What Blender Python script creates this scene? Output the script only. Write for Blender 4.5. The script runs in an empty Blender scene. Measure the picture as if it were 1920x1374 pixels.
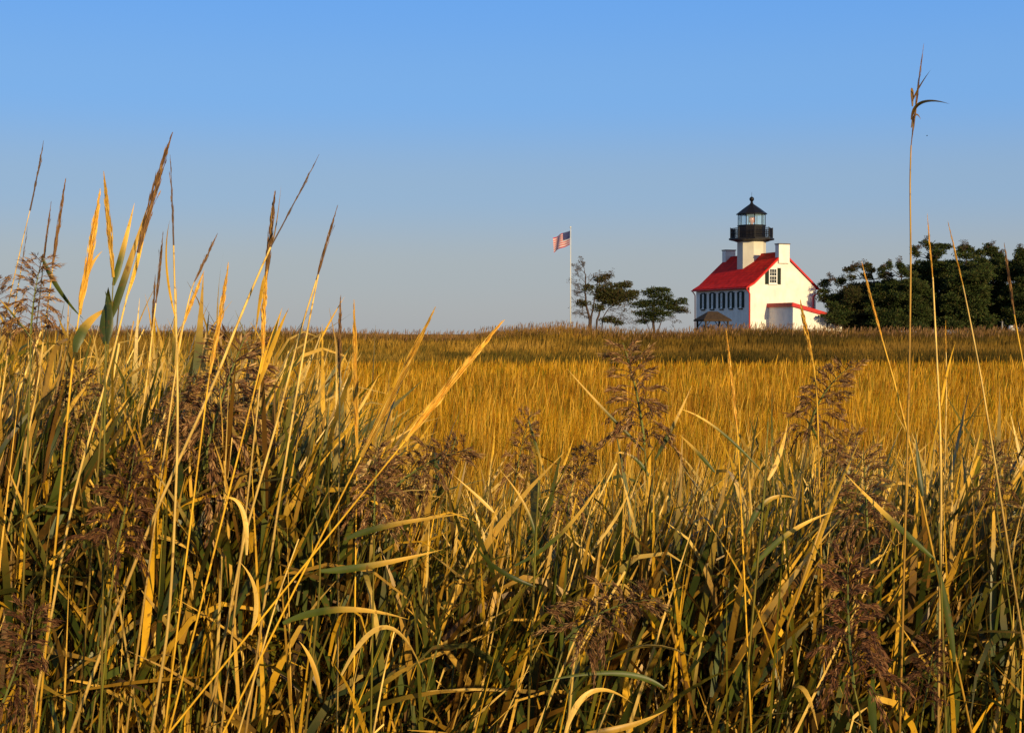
import bpy, math, random
import numpy as np
from mathutils import Vector, Matrix, Euler
C = bpy.context.scene
rad = math.radians
# ------------------------------------------------------------------ camera, sky, sun, exposure
EYE = 2.3
F = 2667.0          # focal length in photo pixels (1920 wide)
cam_d = bpy.data.cameras.new('camera'); cam = bpy.data.objects.new('camera', cam_d)
C.collection.objects.link(cam); C.camera = cam
cam_d.sensor_width = 36; cam_d.lens = 36*F/1920; cam_d.clip_start = 0.05; cam_d.clip_end = 9000
cam.location = (0, 0, EYE); cam.rotation_euler = (rad(90-1.31), 0, 0)
SUN_BEAR, SUN_EL = 155, 15.0        # bearing clockwise from +Y (the viewing direction)
w = bpy.data.worlds.new('World'); C.world = w; w.use_nodes = True
nt = w.node_tree; nt.nodes.clear()
out = nt.nodes.new('ShaderNodeOutputWorld'); bg = nt.nodes.new('ShaderNodeBackground')
sky = nt.nodes.new('ShaderNodeTexSky'); sky.sky_type = 'NISHITA'; sky.sun_disc = False
sky.sun_elevation = rad(SUN_EL); sky.sun_rotation = rad(SUN_BEAR)
sky.air_density = 1.0; sky.dust_density = 1.0; sky.ozone_density = 3.0
bg.inputs[1].default_value = 1.0; SKY = 0.10
# the photograph's clear evening sky: grey haze at the horizon rising to saturated blue; the Sky Texture adds its own change round the horizon
tcw = nt.nodes.new('ShaderNodeTexCoord'); sep = nt.nodes.new('ShaderNodeSeparateXYZ'); nt.links.new(tcw.outputs['Generated'], sep.inputs[0])
ramp = nt.nodes.new('ShaderNodeValToRGB'); ramp.color_ramp.interpolation = 'EASE'
els = ramp.color_ramp.elements; els[0].position = 0.0; els[0].color = (.40, .415, .44, 1); els[1].position = 1.0; els[1].color = (.10, .165, .30, 1)
for p_, c_ in ((.045, (.36, .40, .455)), (.10, (.265, .40, .60)), (.165, (.172, .395, .79)), (.235, (.130, .365, .84)), (.42, (.145, .27, .50))):
    e_ = els.new(p_); e_.color = (*c_, 1)
nt.links.new(sep.outputs[2], ramp.inputs[0])
skm = nt.nodes.new('ShaderNodeVectorMath'); skm.operation = 'SCALE'; skm.inputs[3].default_value = SKY; nt.links.new(sky.outputs[0], skm.inputs[0])
mxs = nt.nodes.new('ShaderNodeMix'); mxs.data_type = 'RGBA'; mxs.inputs[0].default_value = .80
gsc = nt.nodes.new('ShaderNodeVectorMath'); gsc.operation = 'SCALE'; gsc.inputs[3].default_value = 1.0; nt.links.new(ramp.outputs[0], gsc.inputs[0])
nt.links.new(skm.outputs[0], mxs.inputs[6]); nt.links.new(gsc.outputs[0], mxs.inputs[7]); nt.links.new(mxs.outputs[2], bg.inputs[0]); nt.links.new(bg.outputs[0], out.inputs[0])
sl = bpy.data.lights.new('sun', 'SUN'); so = bpy.data.objects.new('sun', sl); C.collection.objects.link(so)
sl.energy = 5.0; sl.angle = rad(0.5); sl.color = (1.0, 0.76, 0.40)
sd = Vector((math.sin(rad(SUN_BEAR))*math.cos(rad(SUN_EL)), math.cos(rad(SUN_BEAR))*math.cos(rad(SUN_EL)), math.sin(rad(SUN_EL))))
so.rotation_euler = sd.to_track_quat('Z', 'Y').to_euler(); so.location = (20, -20, 30)
C.view_settings.view_transform = 'Standard'; C.view_settings.look = 'None'
C.view_settings.exposure = 0.1; C.view_settings.gamma = 1.0

# ------------------------------------------------------------------ helpers
TILT = rad(1.31)
def W3(px, py, D):
    """point of the place seen at photo pixel (px, py) at ground distance D ahead"""
    dx = (px-960)/F; dz = (687-py)/F
    y = math.cos(TILT)+dz*math.sin(TILT); z = dz*math.cos(TILT)-math.sin(TILT)
    return Vector((dx*D/y, D, EYE+z*D/y))
def topz(py, D): return EYE+(626-py)*D/F
def nodes(m): return m.node_tree.nodes, m.node_tree.links
def new_mat(name, rough=0.6, spec=0.3):
    m = bpy.data.materials.new(name); m.use_nodes = True
    n, l = nodes(m); b = n['Principled BSDF']; b.inputs['Roughness'].default_value = rough
    b.inputs['Specular IOR Level'].default_value = spec
    return m, n, l, b
def paint(name, col, rough=0.6, spec=0.3, scale=3.0, var=0.12, bump=0.05, metal=0.0):
    m, n, l, b = new_mat(name, rough, spec); b.inputs['Metallic'].default_value = metal
    tc = n.new('ShaderNodeTexCoord'); t = n.new('ShaderNodeTexNoise'); t.inputs['Scale'].default_value = scale; t.inputs['Detail'].default_value = 6
    l.new(tc.outputs['Object'], t.inputs[0])
    r = n.new('ShaderNodeMapRange'); r.inputs[1].default_value = .3; r.inputs[2].default_value = .7
    r.inputs[3].default_value = 1-var; r.inputs[4].default_value = 1+var*.4; l.new(t.outputs[0], r.inputs[0])
    mx = n.new('ShaderNodeMix'); mx.data_type = 'RGBA'; mx.blend_type = 'MULTIPLY'; mx.inputs[0].default_value = 1
    mx.inputs[6].default_value = (*col, 1); l.new(r.outputs[0], mx.inputs[7]); l.new(mx.outputs[2], b.inputs['Base Color'])
    if bump:
        bp = n.new('ShaderNodeBump'); bp.inputs['Strength'].default_value = bump*4; bp.inputs['Distance'].default_value = .02
        t2 = n.new('ShaderNodeTexNoise'); t2.inputs['Scale'].default_value = scale*8; l.new(tc.outputs['Object'], t2.inputs[0])
        l.new(t2.outputs[0], bp.inputs['Height']); l.new(bp.outputs[0], b.inputs['Normal'])
    return m
def masonry(m):
    """painted brick relief and faint run-off streaks"""
    n, l = nodes(m); b = n['Principled BSDF']; tc = n.new('ShaderNodeTexCoord'); mp = n.new('ShaderNodeMapping'); mp.inputs['Scale'].default_value = (1.4, 1.4, .5)
    t = n.new('ShaderNodeTexNoise'); t.inputs['Scale'].default_value = 1.4; t.inputs['Detail'].default_value = 7; l.new(tc.outputs['Object'], mp.inputs[0]); l.new(mp.outputs[0], t.inputs[0])
    r = n.new('ShaderNodeMapRange'); r.inputs[1].default_value = .42; r.inputs[2].default_value = .68; r.inputs[3].default_value = 1; r.inputs[4].default_value = .92; l.new(t.outputs[0], r.inputs[0])
    old = b.inputs['Base Color'].links[0].from_socket; mx = n.new('ShaderNodeMix'); mx.data_type = 'RGBA'; mx.blend_type = 'MULTIPLY'; mx.inputs[0].default_value = 1
    l.new(old, mx.inputs[6]); l.new(r.outputs[0], mx.inputs[7]); l.new(mx.outputs[2], b.inputs['Base Color'])
    w_ = n.new('ShaderNodeTexWave'); w_.bands_direction = 'Z'; w_.inputs['Scale'].default_value = 4.0; w_.inputs['Distortion'].default_value = .6; l.new(tc.outputs['Object'], w_.inputs[0])
    bp = n.new('ShaderNodeBump'); bp.inputs['Strength'].default_value = .25; bp.inputs['Distance'].default_value = .01; l.new(w_.outputs[1], bp.inputs['Height']); l.new(bp.outputs[0], b.inputs['Normal'])
def courses(m):
    n, l = nodes(m); b = n['Principled BSDF']; tc = n.new('ShaderNodeTexCoord'); w_ = n.new('ShaderNodeTexWave'); w_.wave_profile = 'SAW'; w_.bands_direction = 'Z'
    w_.inputs['Scale'].default_value = 1.1; w_.inputs['Distortion'].default_value = .4; w_.inputs['Detail'].default_value = 3; l.new(tc.outputs['Object'], w_.inputs[0])
    r = n.new('ShaderNodeMapRange'); r.inputs[3].default_value = .84; r.inputs[4].default_value = 1.08; l.new(w_.outputs[1], r.inputs[0])
    old = b.inputs['Base Color'].links[0].from_socket; mx = n.new('ShaderNodeMix'); mx.data_type = 'RGBA'; mx.blend_type = 'MULTIPLY'; mx.inputs[0].default_value = .8
    l.new(old, mx.inputs[6]); l.new(r.outputs[0], mx.inputs[7]); l.new(mx.outputs[2], b.inputs['Base Color'])
    bp = n.new('ShaderNodeBump'); bp.inputs['Strength'].default_value = .5; bp.inputs['Distance'].default_value = .03; l.new(w_.outputs[1], bp.inputs['Height']); l.new(bp.outputs[0], b.inputs['Normal'])
def plant_mat(name, trans=0.3, rough=0.5, spec=0.25, var=0.25, streak=0.0):
    """colour comes from the mesh's own colour attribute; each object is a little lighter or darker"""
    m, n, l, b = new_mat(name, rough, spec)
    a = n.new('ShaderNodeAttribute'); a.attribute_name = 'col'
    oi = n.new('ShaderNodeObjectInfo'); r = n.new('ShaderNodeMapRange')
    r.inputs[3].default_value = 1-var; r.inputs[4].default_value = 1+var; l.new(oi.outputs['Random'], r.inputs[0])
    mx = n.new('ShaderNodeMix'); mx.data_type = 'RGBA'; mx.blend_type = 'MULTIPLY'; mx.inputs[0].default_value = 1
    l.new(a.outputs['Color'], mx.inputs[6]); l.new(r.outputs[0], mx.inputs[7])
    col = mx.outputs[2]
    if streak:
        tc = n.new('ShaderNodeTexCoord'); t = n.new('ShaderNodeTexNoise'); t.inputs['Scale'].default_value = 22; t.inputs['Detail'].default_value = 5
        l.new(tc.outputs['Object'], t.inputs[0]); r2 = n.new('ShaderNodeMapRange')
        r2.inputs[1].default_value = .35; r2.inputs[2].default_value = .65; r2.inputs[3].default_value = 1-streak; r2.inputs[4].default_value = 1+streak*.5
        l.new(t.outputs[0], r2.inputs[0]); m2 = n.new('ShaderNodeMix'); m2.data_type = 'RGBA'; m2.blend_type = 'MULTIPLY'; m2.inputs[0].default_value = 1
        l.new(col, m2.inputs[6]); l.new(r2.outputs[0], m2.inputs[7]); col = m2.outputs[2]
    if streak:      # brown age spots and torn dead patches
        t3 = n.new('ShaderNodeTexNoise'); t3.inputs['Scale'].default_value = 75; t3.inputs['Detail'].default_value = 3; l.new(tc.outputs['Object'], t3.inputs[0])
        r3 = n.new('ShaderNodeMapRange'); r3.inputs[1].default_value = .60; r3.inputs[2].default_value = .70; r3.inputs[3].default_value = 0; r3.inputs[4].default_value = .75; l.new(t3.outputs[0], r3.inputs[0])
        m3 = n.new('ShaderNodeMix'); m3.data_type = 'RGBA'; l.new(r3.outputs[0], m3.inputs[0]); l.new(col, m3.inputs[6]); m3.inputs[7].default_value = (.16, .07, .015, 1); col = m3.outputs[2]
    l.new(col, b.inputs['Base Color'])
    if trans:
        tr = n.new('ShaderNodeBsdfTranslucent'); l.new(col, tr.inputs[0]); ms = n.new('ShaderNodeMixShader'); ms.inputs[0].default_value = trans
        l.new(b.outputs[0], ms.inputs[1]); l.new(tr.outputs[0], ms.inputs[2]); l.new(ms.outputs[0], n['Material Output'].inputs[0])
    return m

class MB:
    """collects vertices, faces and vertex colours of ONE mesh"""
    def __init__(s): s.v = []; s.f = []; s.c = []; s.mi = []
    def add(s, vs, fs, col=(1, 1, 1), mi=0):
        o = len(s.v); s.v += [tuple(p) for p in vs]
        s.f += [tuple(i+o for i in f) for f in fs]; s.mi += [mi]*len(fs)
        s.c += (col if isinstance(col, list) else [col]*len(vs)); return s
    def box(s, x0, x1, y0, y1, z0, z1, col=(1, 1, 1), mi=0):
        v = [(x, y, z) for z in (z0, z1) for x, y in ((x0, y0), (x1, y0), (x1, y1), (x0, y1))]
        return s.add(v, [(3, 2, 1, 0), (4, 5, 6, 7), (0, 1, 5, 4), (1, 2, 6, 5), (2, 3, 7, 6), (3, 0, 4, 7)], col, mi)
    def extrude(s, prof, a, b, axis='y', col=(1, 1, 1)):
        """profile of (p, z) points swept along an axis from a to b"""
        n = len(prof)
        mk = (lambda p, q: (p[0], q, p[1])) if axis == 'y' else (lambda p, q: (q, p[0], p[1]))
        v = [mk(p, a) for p in prof]+[mk(p, b) for p in prof]
        fs = [(i, (i+1) % n, (i+1) % n+n, i+n) for i in range(n)]+[tuple(range(n))[::-1], tuple(range(n, 2*n))]
        return s.add(v, fs, col)
    def lathe(s, prof, n=8, cx=0, cy=0, ph=0.0, col=(1, 1, 1)):
        v = []; fs = []
        for r, z in prof: v += [(cx+r*math.cos(ph+2*math.pi*i/n), cy+r*math.sin(ph+2*math.pi*i/n), z) for i in range(n)]
        for k in range(len(prof)-1):
            for i in range(n):
                j = (i+1) % n; fs.append((k*n+i, k*n+j, (k+1)*n+j, (k+1)*n+i))
        fs += [tuple(range(n))[::-1], tuple(range((len(prof)-1)*n, len(prof)*n))]
        return s.add(v, fs, col)
    def tube(s, pts, rs, n=6, col=(1, 1, 1)):
        pts = [Vector(p) for p in pts]; v = []; fs = []; cs = []
        for i, p in enumerate(pts):
            t = (pts[min(i+1, len(pts)-1)]-pts[max(i-1, 0)]).normalized()
            a = t.cross(Vector((.13, 1, .07))).normalized(); b = t.cross(a)
            for k in range(n):
                g = 2*math.pi*k/n; v.append(p+(a*math.cos(g)+b*math.sin(g))*rs[i])
            cs += [col[i] if isinstance(col, list) else col]*n
        for i in range(len(pts)-1):
            for k in range(n):
                j = (k+1) % n; fs.append((i*n+k, i*n+j, (i+1)*n+j, (i+1)*n+k))
        fs += [tuple(range(n))[::-1], tuple(range((len(pts)-1)*n, len(pts)*n))]
        return s.add(v, fs, cs)
    def ribbon(s, pts, ws, sides, cols, fold=0.25):
        """leaf blade: three vertices across, folded along the midrib"""
        v = []; cs = []; fs = []
        for i, p in enumerate(pts):
            sd_ = sides[i]; t = (pts[min(i+1, len(pts)-1)]-pts[max(i-1, 0)]).normalized()
            nrm = t.cross(sd_).normalized()
            v += [p-sd_*ws[i]*.5+nrm*ws[i]*fold, p, p+sd_*ws[i]*.5+nrm*ws[i]*fold]
            e = tuple(min(1, c*1.12) for c in cols[i]); cs += [e, cols[i], e]
        for i in range(len(pts)-1):
            a = i*3; fs += [(a, a+1, a+4, a+3), (a+1, a+2, a+5, a+4)]
        return s.add(v, fs, cs)
    def mesh(s, name, mats, smooth=False):
        me = bpy.data.meshes.new(name); me.from_pydata(s.v, [], s.f)
        for m in (mats if isinstance(mats, list) else [mats]): me.materials.append(m)
        at = me.color_attributes.new('col', 'FLOAT_COLOR', 'POINT')
        a = np.ones((len(s.v), 4), dtype=np.float32); a[:, :3] = np.array(s.c, dtype=np.float32).reshape(-1, 3)
        at.data.foreach_set('color', a.ravel())
        me.polygons.foreach_set('material_index', s.mi)
        if smooth: me.polygons.foreach_set('use_smooth', [True]*len(me.polygons))
        me.update(); return me
    def build(s, name, mats, parent=None, smooth=False):
        return link(name, s.mesh(name, mats, smooth), parent)
def link(name, data, parent=None, loc=None, rot=None, scale=None):
    o = bpy.data.objects.new(name, data); C.collection.objects.link(o)
    if parent: o.parent = parent
    if loc is not None: o.location = loc
    if rot is not None: o.rotation_euler = rot
    if scale is not None: o.scale = scale
    return o
def thing(name, label, cat, loc=(0, 0, 0), rz=0, group=None):
    return tag(link(name, None, None, loc, (0, 0, rz)), label, cat, group)
def tag(o, label, cat, group=None):
    o['label'] = label; o['category'] = cat
    if group: o['group'] = group
    return o
def np_mesh(name, V, Fq, Ft, cols, mat):
    """fast mesh from arrays: quads, triangles, per vertex colours"""
    me = bpy.data.meshes.new(name); nq, ntr = len(Fq), len(Ft)
    me.vertices.add(len(V)); me.vertices.foreach_set('co', V.astype(np.float32).ravel())
    me.loops.add(nq*4+ntr*3)
    me.loops.foreach_set('vertex_index', np.concatenate([Fq.ravel(), Ft.ravel()]).astype(np.int32))
    me.polygons.add(nq+ntr)
    st = np.concatenate([np.arange(nq)*4, nq*4+np.arange(ntr)*3]); me.polygons.foreach_set('loop_start', st.astype(np.int32))
    me.update(calc_edges=True)
    at = me.color_attributes.new('col', 'FLOAT_COLOR', 'POINT'); a = np.ones((len(V), 4), dtype=np.float32); a[:, :3] = np.clip(cols, 0, 1)
    at.data.foreach_set('color', a.ravel()); me.materials.append(mat); return me
def blades(name, base, height, width, lean, c0, c1, mat, rng, curve=0.5, prof=(1, .85, .5), flat=0.6):
    """many grass blades as one mesh; base Nx3, lean Nx2 = sideways shift of the tip"""
    N = len(base); ang = rng.normal(0, flat, N); sx, sy = np.cos(ang), np.sin(ang)
    V = np.zeros((N, 7, 3)); cc = np.zeros((N, 7, 3))
    for k, t in enumerate((0, .4, .75)):
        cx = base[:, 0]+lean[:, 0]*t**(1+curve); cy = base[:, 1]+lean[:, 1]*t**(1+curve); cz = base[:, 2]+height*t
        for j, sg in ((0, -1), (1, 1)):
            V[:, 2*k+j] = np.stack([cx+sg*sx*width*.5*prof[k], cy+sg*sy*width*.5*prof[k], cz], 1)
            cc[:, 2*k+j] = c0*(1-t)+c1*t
    V[:, 6] = np.stack([base[:, 0]+lean[:, 0], base[:, 1]+lean[:, 1], base[:, 2]+height], 1); cc[:, 6] = c1
    o = (np.arange(N)*7)[:, None]
    Fq = np.concatenate([o+np.array([0, 1, 3, 2]), o+np.array([2, 3, 5, 4])]); Ft = o+np.array([4, 5, 6])
    return np_mesh(name, V.reshape(-1, 3), Fq, Ft, cc.reshape(-1, 3), mat)
def vnoise(x, y, seed=0):
    """smooth value noise, vectorised"""
    r = np.random.RandomState(seed).rand(256, 256); xi = np.floor(x).astype(int); yi = np.floor(y).astype(int)
    fx = x-xi; fy = y-yi; fx = fx*fx*(3-2*fx); fy = fy*fy*(3-2*fy)
    g = lambda a, b: r[a % 256, b % 256]
    return (g(xi, yi)*(1-fx)+g(xi+1, yi)*fx)*(1-fy)+(g(xi, yi+1)*(1-fx)+g(xi+1, yi+1)*fx)*fy

# ------------------------------------------------------------------ materials
M_leaf = plant_mat('reed_leaf', .28, .42, .35, .22, .22)
M_stem = plant_mat('reed_stem', 0, .45, .35, .15, .2)
M_plume = plant_mat('reed_plume', .3, .8, .1, .2, 0)
M_grass = plant_mat('marsh_grass', .25, .7, .1, 0, 0)
M_needle = plant_mat('cedar_needles', .12, .75, .1, .12, 0)
M_bark = paint('bark', (.075, .05, .04), .9, .1, 4, .5, .3)
M_white = paint('white_paint', (.83, .78, .70), .75, .15, 1.2, .12, .12)
masonry(M_white)
M_tower = paint('cream_paint', (.62, .58, .47), .7, .2, 1.5, .12, .1)
M_red = paint('red_roof', (.70, .016, .008), .75, .1, 1.6, .35, .1)
courses(M_red)
M_redtrim = paint('red_trim', (.50, .02, .015), .5, .4, 3, .15, .02)
M_black = paint('black_iron', (.007, .006, .008), .5, .25, 3, .2, .03)
M_shut = paint('dark_green_shutter', (.008, .018, .011), .6, .2, 5, .2, .05)
M_brown = paint('brown_shingles', (.06, .038, .022), .85, .15, 5, .35, .2)
M_wood = paint('dark_wood', (.05, .035, .025), .8, .2, 5, .3, .1)
M_frame = paint('window_paint', (.74, .74, .70), .5, .3, 5, .08, .02)
M_pole = paint('pole_paint', (.62, .60, .55), .35, .4, 3, .08, .0)
M_brick = paint('chimney_cap', (.16, .14, .13), .8, .2, 5, .3, .1)
m, n, l, b = new_mat('window_glass', .08, .6); b.inputs['Base Color'].default_value = (.02, .025, .03, 1); M_glass = m
m, n, l, b = new_mat('lantern_glass', .05, .5)
tr = n.new('ShaderNodeBsdfTransparent'); tr.inputs[0].default_value = (.9, .97, 1, 1); ms = n.new('ShaderNodeMixShader'); ms.inputs[0].default_value = .78
b.inputs['Base Color'].default_value = (.5, .75, .9, 1)
l.new(b.outputs[0], ms.inputs[1]); l.new(tr.outputs[0], ms.inputs[2]); l.new(ms.outputs[0], n['Material Output'].inputs[0]); M_lglass = m
M_lens = paint('lens', (.75, .25, .16), .2, .6, 9, .3, 0)
M_red_cloth = paint('flag_red', (.62, .015, .03), .8, .1, 6, .1, 0)
M_white_cloth = paint('flag_white', (.82, .79, .74), .8, .1, 6, .06, 0)
M_blue_cloth = paint('flag_blue', (.012, .022, .14), .8, .1, 6, .1, 0)

# ------------------------------------------------------------------ ground
def gz(x, y):
    """height of the ground: flat marsh, then a low rise that carries the house"""
    t = np.clip((np.asarray(y, float)-88)/34, 0, 1); t = t*t*(3-2*t)
    d = np.clip((np.asarray(y, float)-185)/120, 0, 1); d = d*d*(3-2*d)
    return 1.4*t*(1-d)-.15*d
ys = np.concatenate([np.linspace(-40, 80, 31), np.linspace(84, 130, 24), np.linspace(136, 330, 30), np.array([420, 600, 1000, 2000, 4000, 7000])])
ug = np.linspace(-1, 1, 61); VV = []
for y in ys:
    hw = 60+max(y, 0)*1.1
    for u in ug: VV.append((u*hw, y, float(gz(0, y))+.02*math.sin(u*hw*.7)*math.cos(y*.5)))
nu = len(ug); Fq = np.array([(i*nu+j, i*nu+j+1, (i+1)*nu+j+1, (i+1)*nu+j) for i in range(len(ys)-1) for j in range(nu-1)])
m, n, l, b = new_mat('marsh_soil', .95, .1)
tc = n.new('ShaderNodeTexCoord'); t = n.new('ShaderNodeTexNoise'); t.inputs['Scale'].default_value = .6; t.inputs['Detail'].default_value = 8
cr = n.new('ShaderNodeValToRGB'); cr.color_ramp.elements[0].color = (.045, .028, .012, 1); cr.color_ramp.elements[1].color = (.14, .085, .025, 1)
cr.color_ramp.elements[0].position = .35; cr.color_ramp.elements[1].position = .7
l.new(tc.outputs['Object'], t.inputs[0]); l.new(t.outputs[0], cr.inputs[0]); l.new(cr.outputs[0], b.inputs['Base Color'])
g = link('ground', np_mesh('ground', np.array(VV), Fq, np.zeros((0, 3), int), np.ones((len(VV), 3)), m)); g['kind'] = 'structure'

# ------------------------------------------------------------------ the house with its light tower
HB = rad(21.5); HX, HY, HZ = 23.86, 143.0, 1.4
house = thing('lighthouse', 'white house with red roof and black lantern tower rising from its ridge', 'lighthouse', (HX, HY, HZ), HB)
WT, LN = 7.8, 11.0          # width across the gable (local x), length along the ridge (local y)
MB().extrude([(0, 0), (WT, 0), (WT, 5.62), (3.9, 8.92), (.5, 5.92), (0, 5.66)], 0, LN).build('wall', M_white, house)
roof = MB().extrude([(-.32, 5.52), (.47, 5.98), (3.9, 9.02), (8.1, 5.42), (8.2, 5.52), (3.9, 9.20), (.42, 6.12), (-.38, 5.66)], -.16, LN+.16).build('roof', M_red, house)
for y in (-.2, LN+.16): MB().extrude([(-.40, 5.44), (.47, 5.90), (3.9, 8.94), (8.16, 5.32), (8.26, 5.42), (3.9, 9.10), (.42, 6.04), (-.42, 5.58)], y, y+.037).build('rake_trim', M_redtrim, house)
MB().tube([(3.9, -.2, 9.2), (3.9, LN+.2, 9.2)], [.07, .07], 6).build('ridge_cap', M_redtrim, roof)
for x in (-.44, 8.26):
    MB().tube([(x, -.22, 5.5), (x, LN+.22, 5.5)], [.075, .075], 8).build('gutter', M_redtrim, house)
def pipe(pts, r=.06): MB().tube(pts, [r]*len(pts), 8).build('downspout', M_redtrim, house)
pipe([(-.42, -.1, 5.45), (-.15, -.1, 5.1), (-.05, -.1, 4.9), (-.05, -.1, .05)], .085)
pipe([(-.42, LN+.05, 5.45), (-.1, LN+.08, 5.05), (-.08, LN+.08, .05)])
pipe([(8.26, -.12, 5.45), (7.9, -.1, 5.0), (7.45, -.1, 4.75), (7.42, -.1, 3.1)], .075)
def chimney(x0, x1, y0, y1, top):
    c = MB().box(x0, x1, y0, y1, 8.05, top).build('chimney', M_white, house)
    MB().box(x0-.06, x1+.06, y0-.06, y1+.06, top, top+.10).build('cap', M_brick, c)
    return c
chimney(3.27, 4.53, -.22, .48, 9.95); chimney(3.3, 4.5, LN-.55, LN+.22, 9.9)
def window(M, wd, hg, shutters=True, rows=2, cols=3, sw=.4):
    """window in the plane x-z facing -y before the matrix M puts it on its wall"""
    def put(mb, name, mat, par):
        mb.v = [tuple(M @ Vector(p)) for p in mb.v]; return mb.build(name, mat, par)
    fr = MB(); t = .075
    fr.box(-wd/2, -wd/2+t, -.07, 0, 0, hg).box(wd/2-t, wd/2, -.07, 0, 0, hg)
    fr.box(-wd/2+t, wd/2-t, -.07, 0, hg-t, hg).box(-wd/2+t, wd/2-t, -.068, 0, 0, t)
    f = put(fr, 'window', M_frame, house)
    put(MB().box(-wd/2-.04, wd/2+.04, -.12, 0, -.09, -.002), 'sill', M_frame, f)
    iw, ih = wd-2*t, (hg-2*t)/2
    for k in (0, 1):
        z0 = t+k*ih; sh = MB(); dy = -.05 if k == 0 else -.058; q = .04
        sh.box(-iw/2, -iw/2+q, dy, -.022, z0, z0+ih).box(iw/2-q, iw/2, dy, -.022, z0, z0+ih)
        sh.box(-iw/2+q, iw/2-q, dy, -.022, z0, z0+q).box(-iw/2+q, iw/2-q, dy, -.022, z0+ih-q, z0+ih)
        for i in range(1, cols): x = -iw/2+iw*i/cols; sh.box(x-.016, x+.016, dy+.008, -.024, z0+q, z0+ih-q)
        for j in range(1, rows): z = z0+ih*j/rows; sh.box(-iw/2+q, iw/2-q, dy+.006, -.026, z-.016, z+.016)
        put(sh, 'sash', M_frame, f)
    put(MB().box(-iw/2, iw/2, -.020, -.004, t, hg-t), 'pane', M_glass, f)
    if shutters:
        for sg in (-1, 1):
            a, b_ = sorted((sg*(wd/2+.02), sg*(wd/2+.02+sw))); s = MB()
            s.box(a, b_, -.045, -.003, -.04, hg+.04)
            s.box(a, a+.05, -.065, -.045, -.04, hg+.04).box(b_-.05, b_, -.065, -.045, -.04, hg+.04)
            for zz in (-.04, hg/2-.03, hg-.03): s.box(a+.05, b_-.05, -.065, -.045, zz, zz+.07)
            k = 9
            for i in range(k): zz = .06+i*(hg-.12)/k; s.box(a+.05, b_-.05, -.058, -.045, zz, zz+.04)
            put(s, 'shutter', M_shut, house)
    return f
Rf = Matrix.Rotation(rad(-90), 4, 'Z')        # turns the window so that it faces local -x
for s_ in (9.41, 7.43, 5.5, 3.6, 1.66):
    window(Matrix.Translation((0, s_, 3.60)) @ Rf, .36, 1.52, True, 2, 2, .46)
    MB().box(-.1, -.003, s_-.36, s_+.36, 5.165, 5.25).build('lintel', M_shut, house); MB().box(-.13, -.003, s_-.40, s_+.40, 3.40, 3.50).build('window_ledge', M_shut, house)
    window(Matrix.Translation((0, s_, .45)) @ Rf, .95, 1.5, False, 2, 3)
window(Matrix.Translation((2.70, 0, 5.95)), .98, 1.58, True, 2, 3, .40)
# annex with a shed roof in front of the gable
AX0, AX1, AY = 2.2, 7.9, -4.5
an = MB().extrude([(AX0, 0), (AX1, 0), (AX1, 2.28), (AX0, 3.66)], AY, -.003).build('annex', M_white, house)
sl_ = (3.66-2.28)/(AX1-AX0)
MB().extrude([(AX0-.12, 3.68), (AX1+.2, 3.68-sl_*(AX1-AX0+.32)), (AX1+.2, 3.80-sl_*(AX1-AX0+.32)), (AX0-.12, 3.80)], AY-.12, -.005).build('annex_roof', M_red, an)
MB().extrude([(AX0-.14, 3.60), (AX1+.22, 3.60-sl_*(AX1-AX0+.34)), (AX1+.22, 3.98-sl_*(AX1-AX0+.34)), (AX0-.14, 3.98)], AY-.17, AY-.122).build('fascia', M_redtrim, an)
MB().box(AX0-.19, AX0-.125, AY-.12, -.006, 3.58, 3.97).build('fascia', M_redtrim, an)
dr = MB().box(6.2, 7.1, AY-.05, AY-.002, .0, 1.93).build('door', M_frame, an)
MB().box(6.12, 6.2, AY-.07, AY-.003, 0, 2.0).box(7.1, 7.18, AY-.07, AY-.003, 0, 2.0).box(6.12, 7.18, AY-.071, AY-.003, 1.93, 2.01).build('door_frame', M_wood, dr)
# tower, gallery and lantern; octagonal, on the middle of the ridge
TX, TY = 3.55, 5.55; PH = rad(22.5)
tw = MB().lathe([(1.50, 5.8), (1.50, 10.68)], 8, TX, TY, PH).build('tower', M_tower, house)
MB().lathe([(1.62, 10.52), (1.95, 10.64), (2.38, 10.72), (2.38, 10.90), (1.2, 10.90)], 8, TX, TY, PH).build('gallery_deck', M_black, house)
rl = MB(); R_ = 2.20
cor = [(TX+R_*math.cos(PH+k*math.pi/4), TY+R_*math.sin(PH+k*math.pi/4)) for k in range(8)]
for k in range(8):
    a, b_ = cor[k], cor[(k+1) % 8]
    rl.tube([(a[0], a[1], 10.9), (a[0], a[1], 12.02)], [.05, .05], 6)
    for z in (11.0, 11.46, 11.92): rl.tube([(a[0], a[1], z), (b_[0], b_[1], z)], [.035, .035], 5)
    for i in range(1, 12):
        u = i/12; x, y = a[0]+(b_[0]-a[0])*u, a[1]+(b_[1]-a[1])*u; rl.tube([(x, y, 10.96), (x, y, 11.9)], [.022, .022], 4)
rl.build('railing', M_black, house)
MB().lathe([(1.44, 10.9), (1.44, 12.15), (1.50, 12.17), (1.50, 12.27), (1.3, 12.27)], 10, TX, TY, 0).build('lantern_base', M_black, house)
RL = 1.40
for k in range(10):
    g_ = k*math.pi/5; x, y = TX+RL*math.cos(g_), TY+RL*math.sin(g_); MB().tube([(x, y, 12.27), (x, y, 13.42)], [.045, .045], 5).build('mullion', M_black, house)
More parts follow.
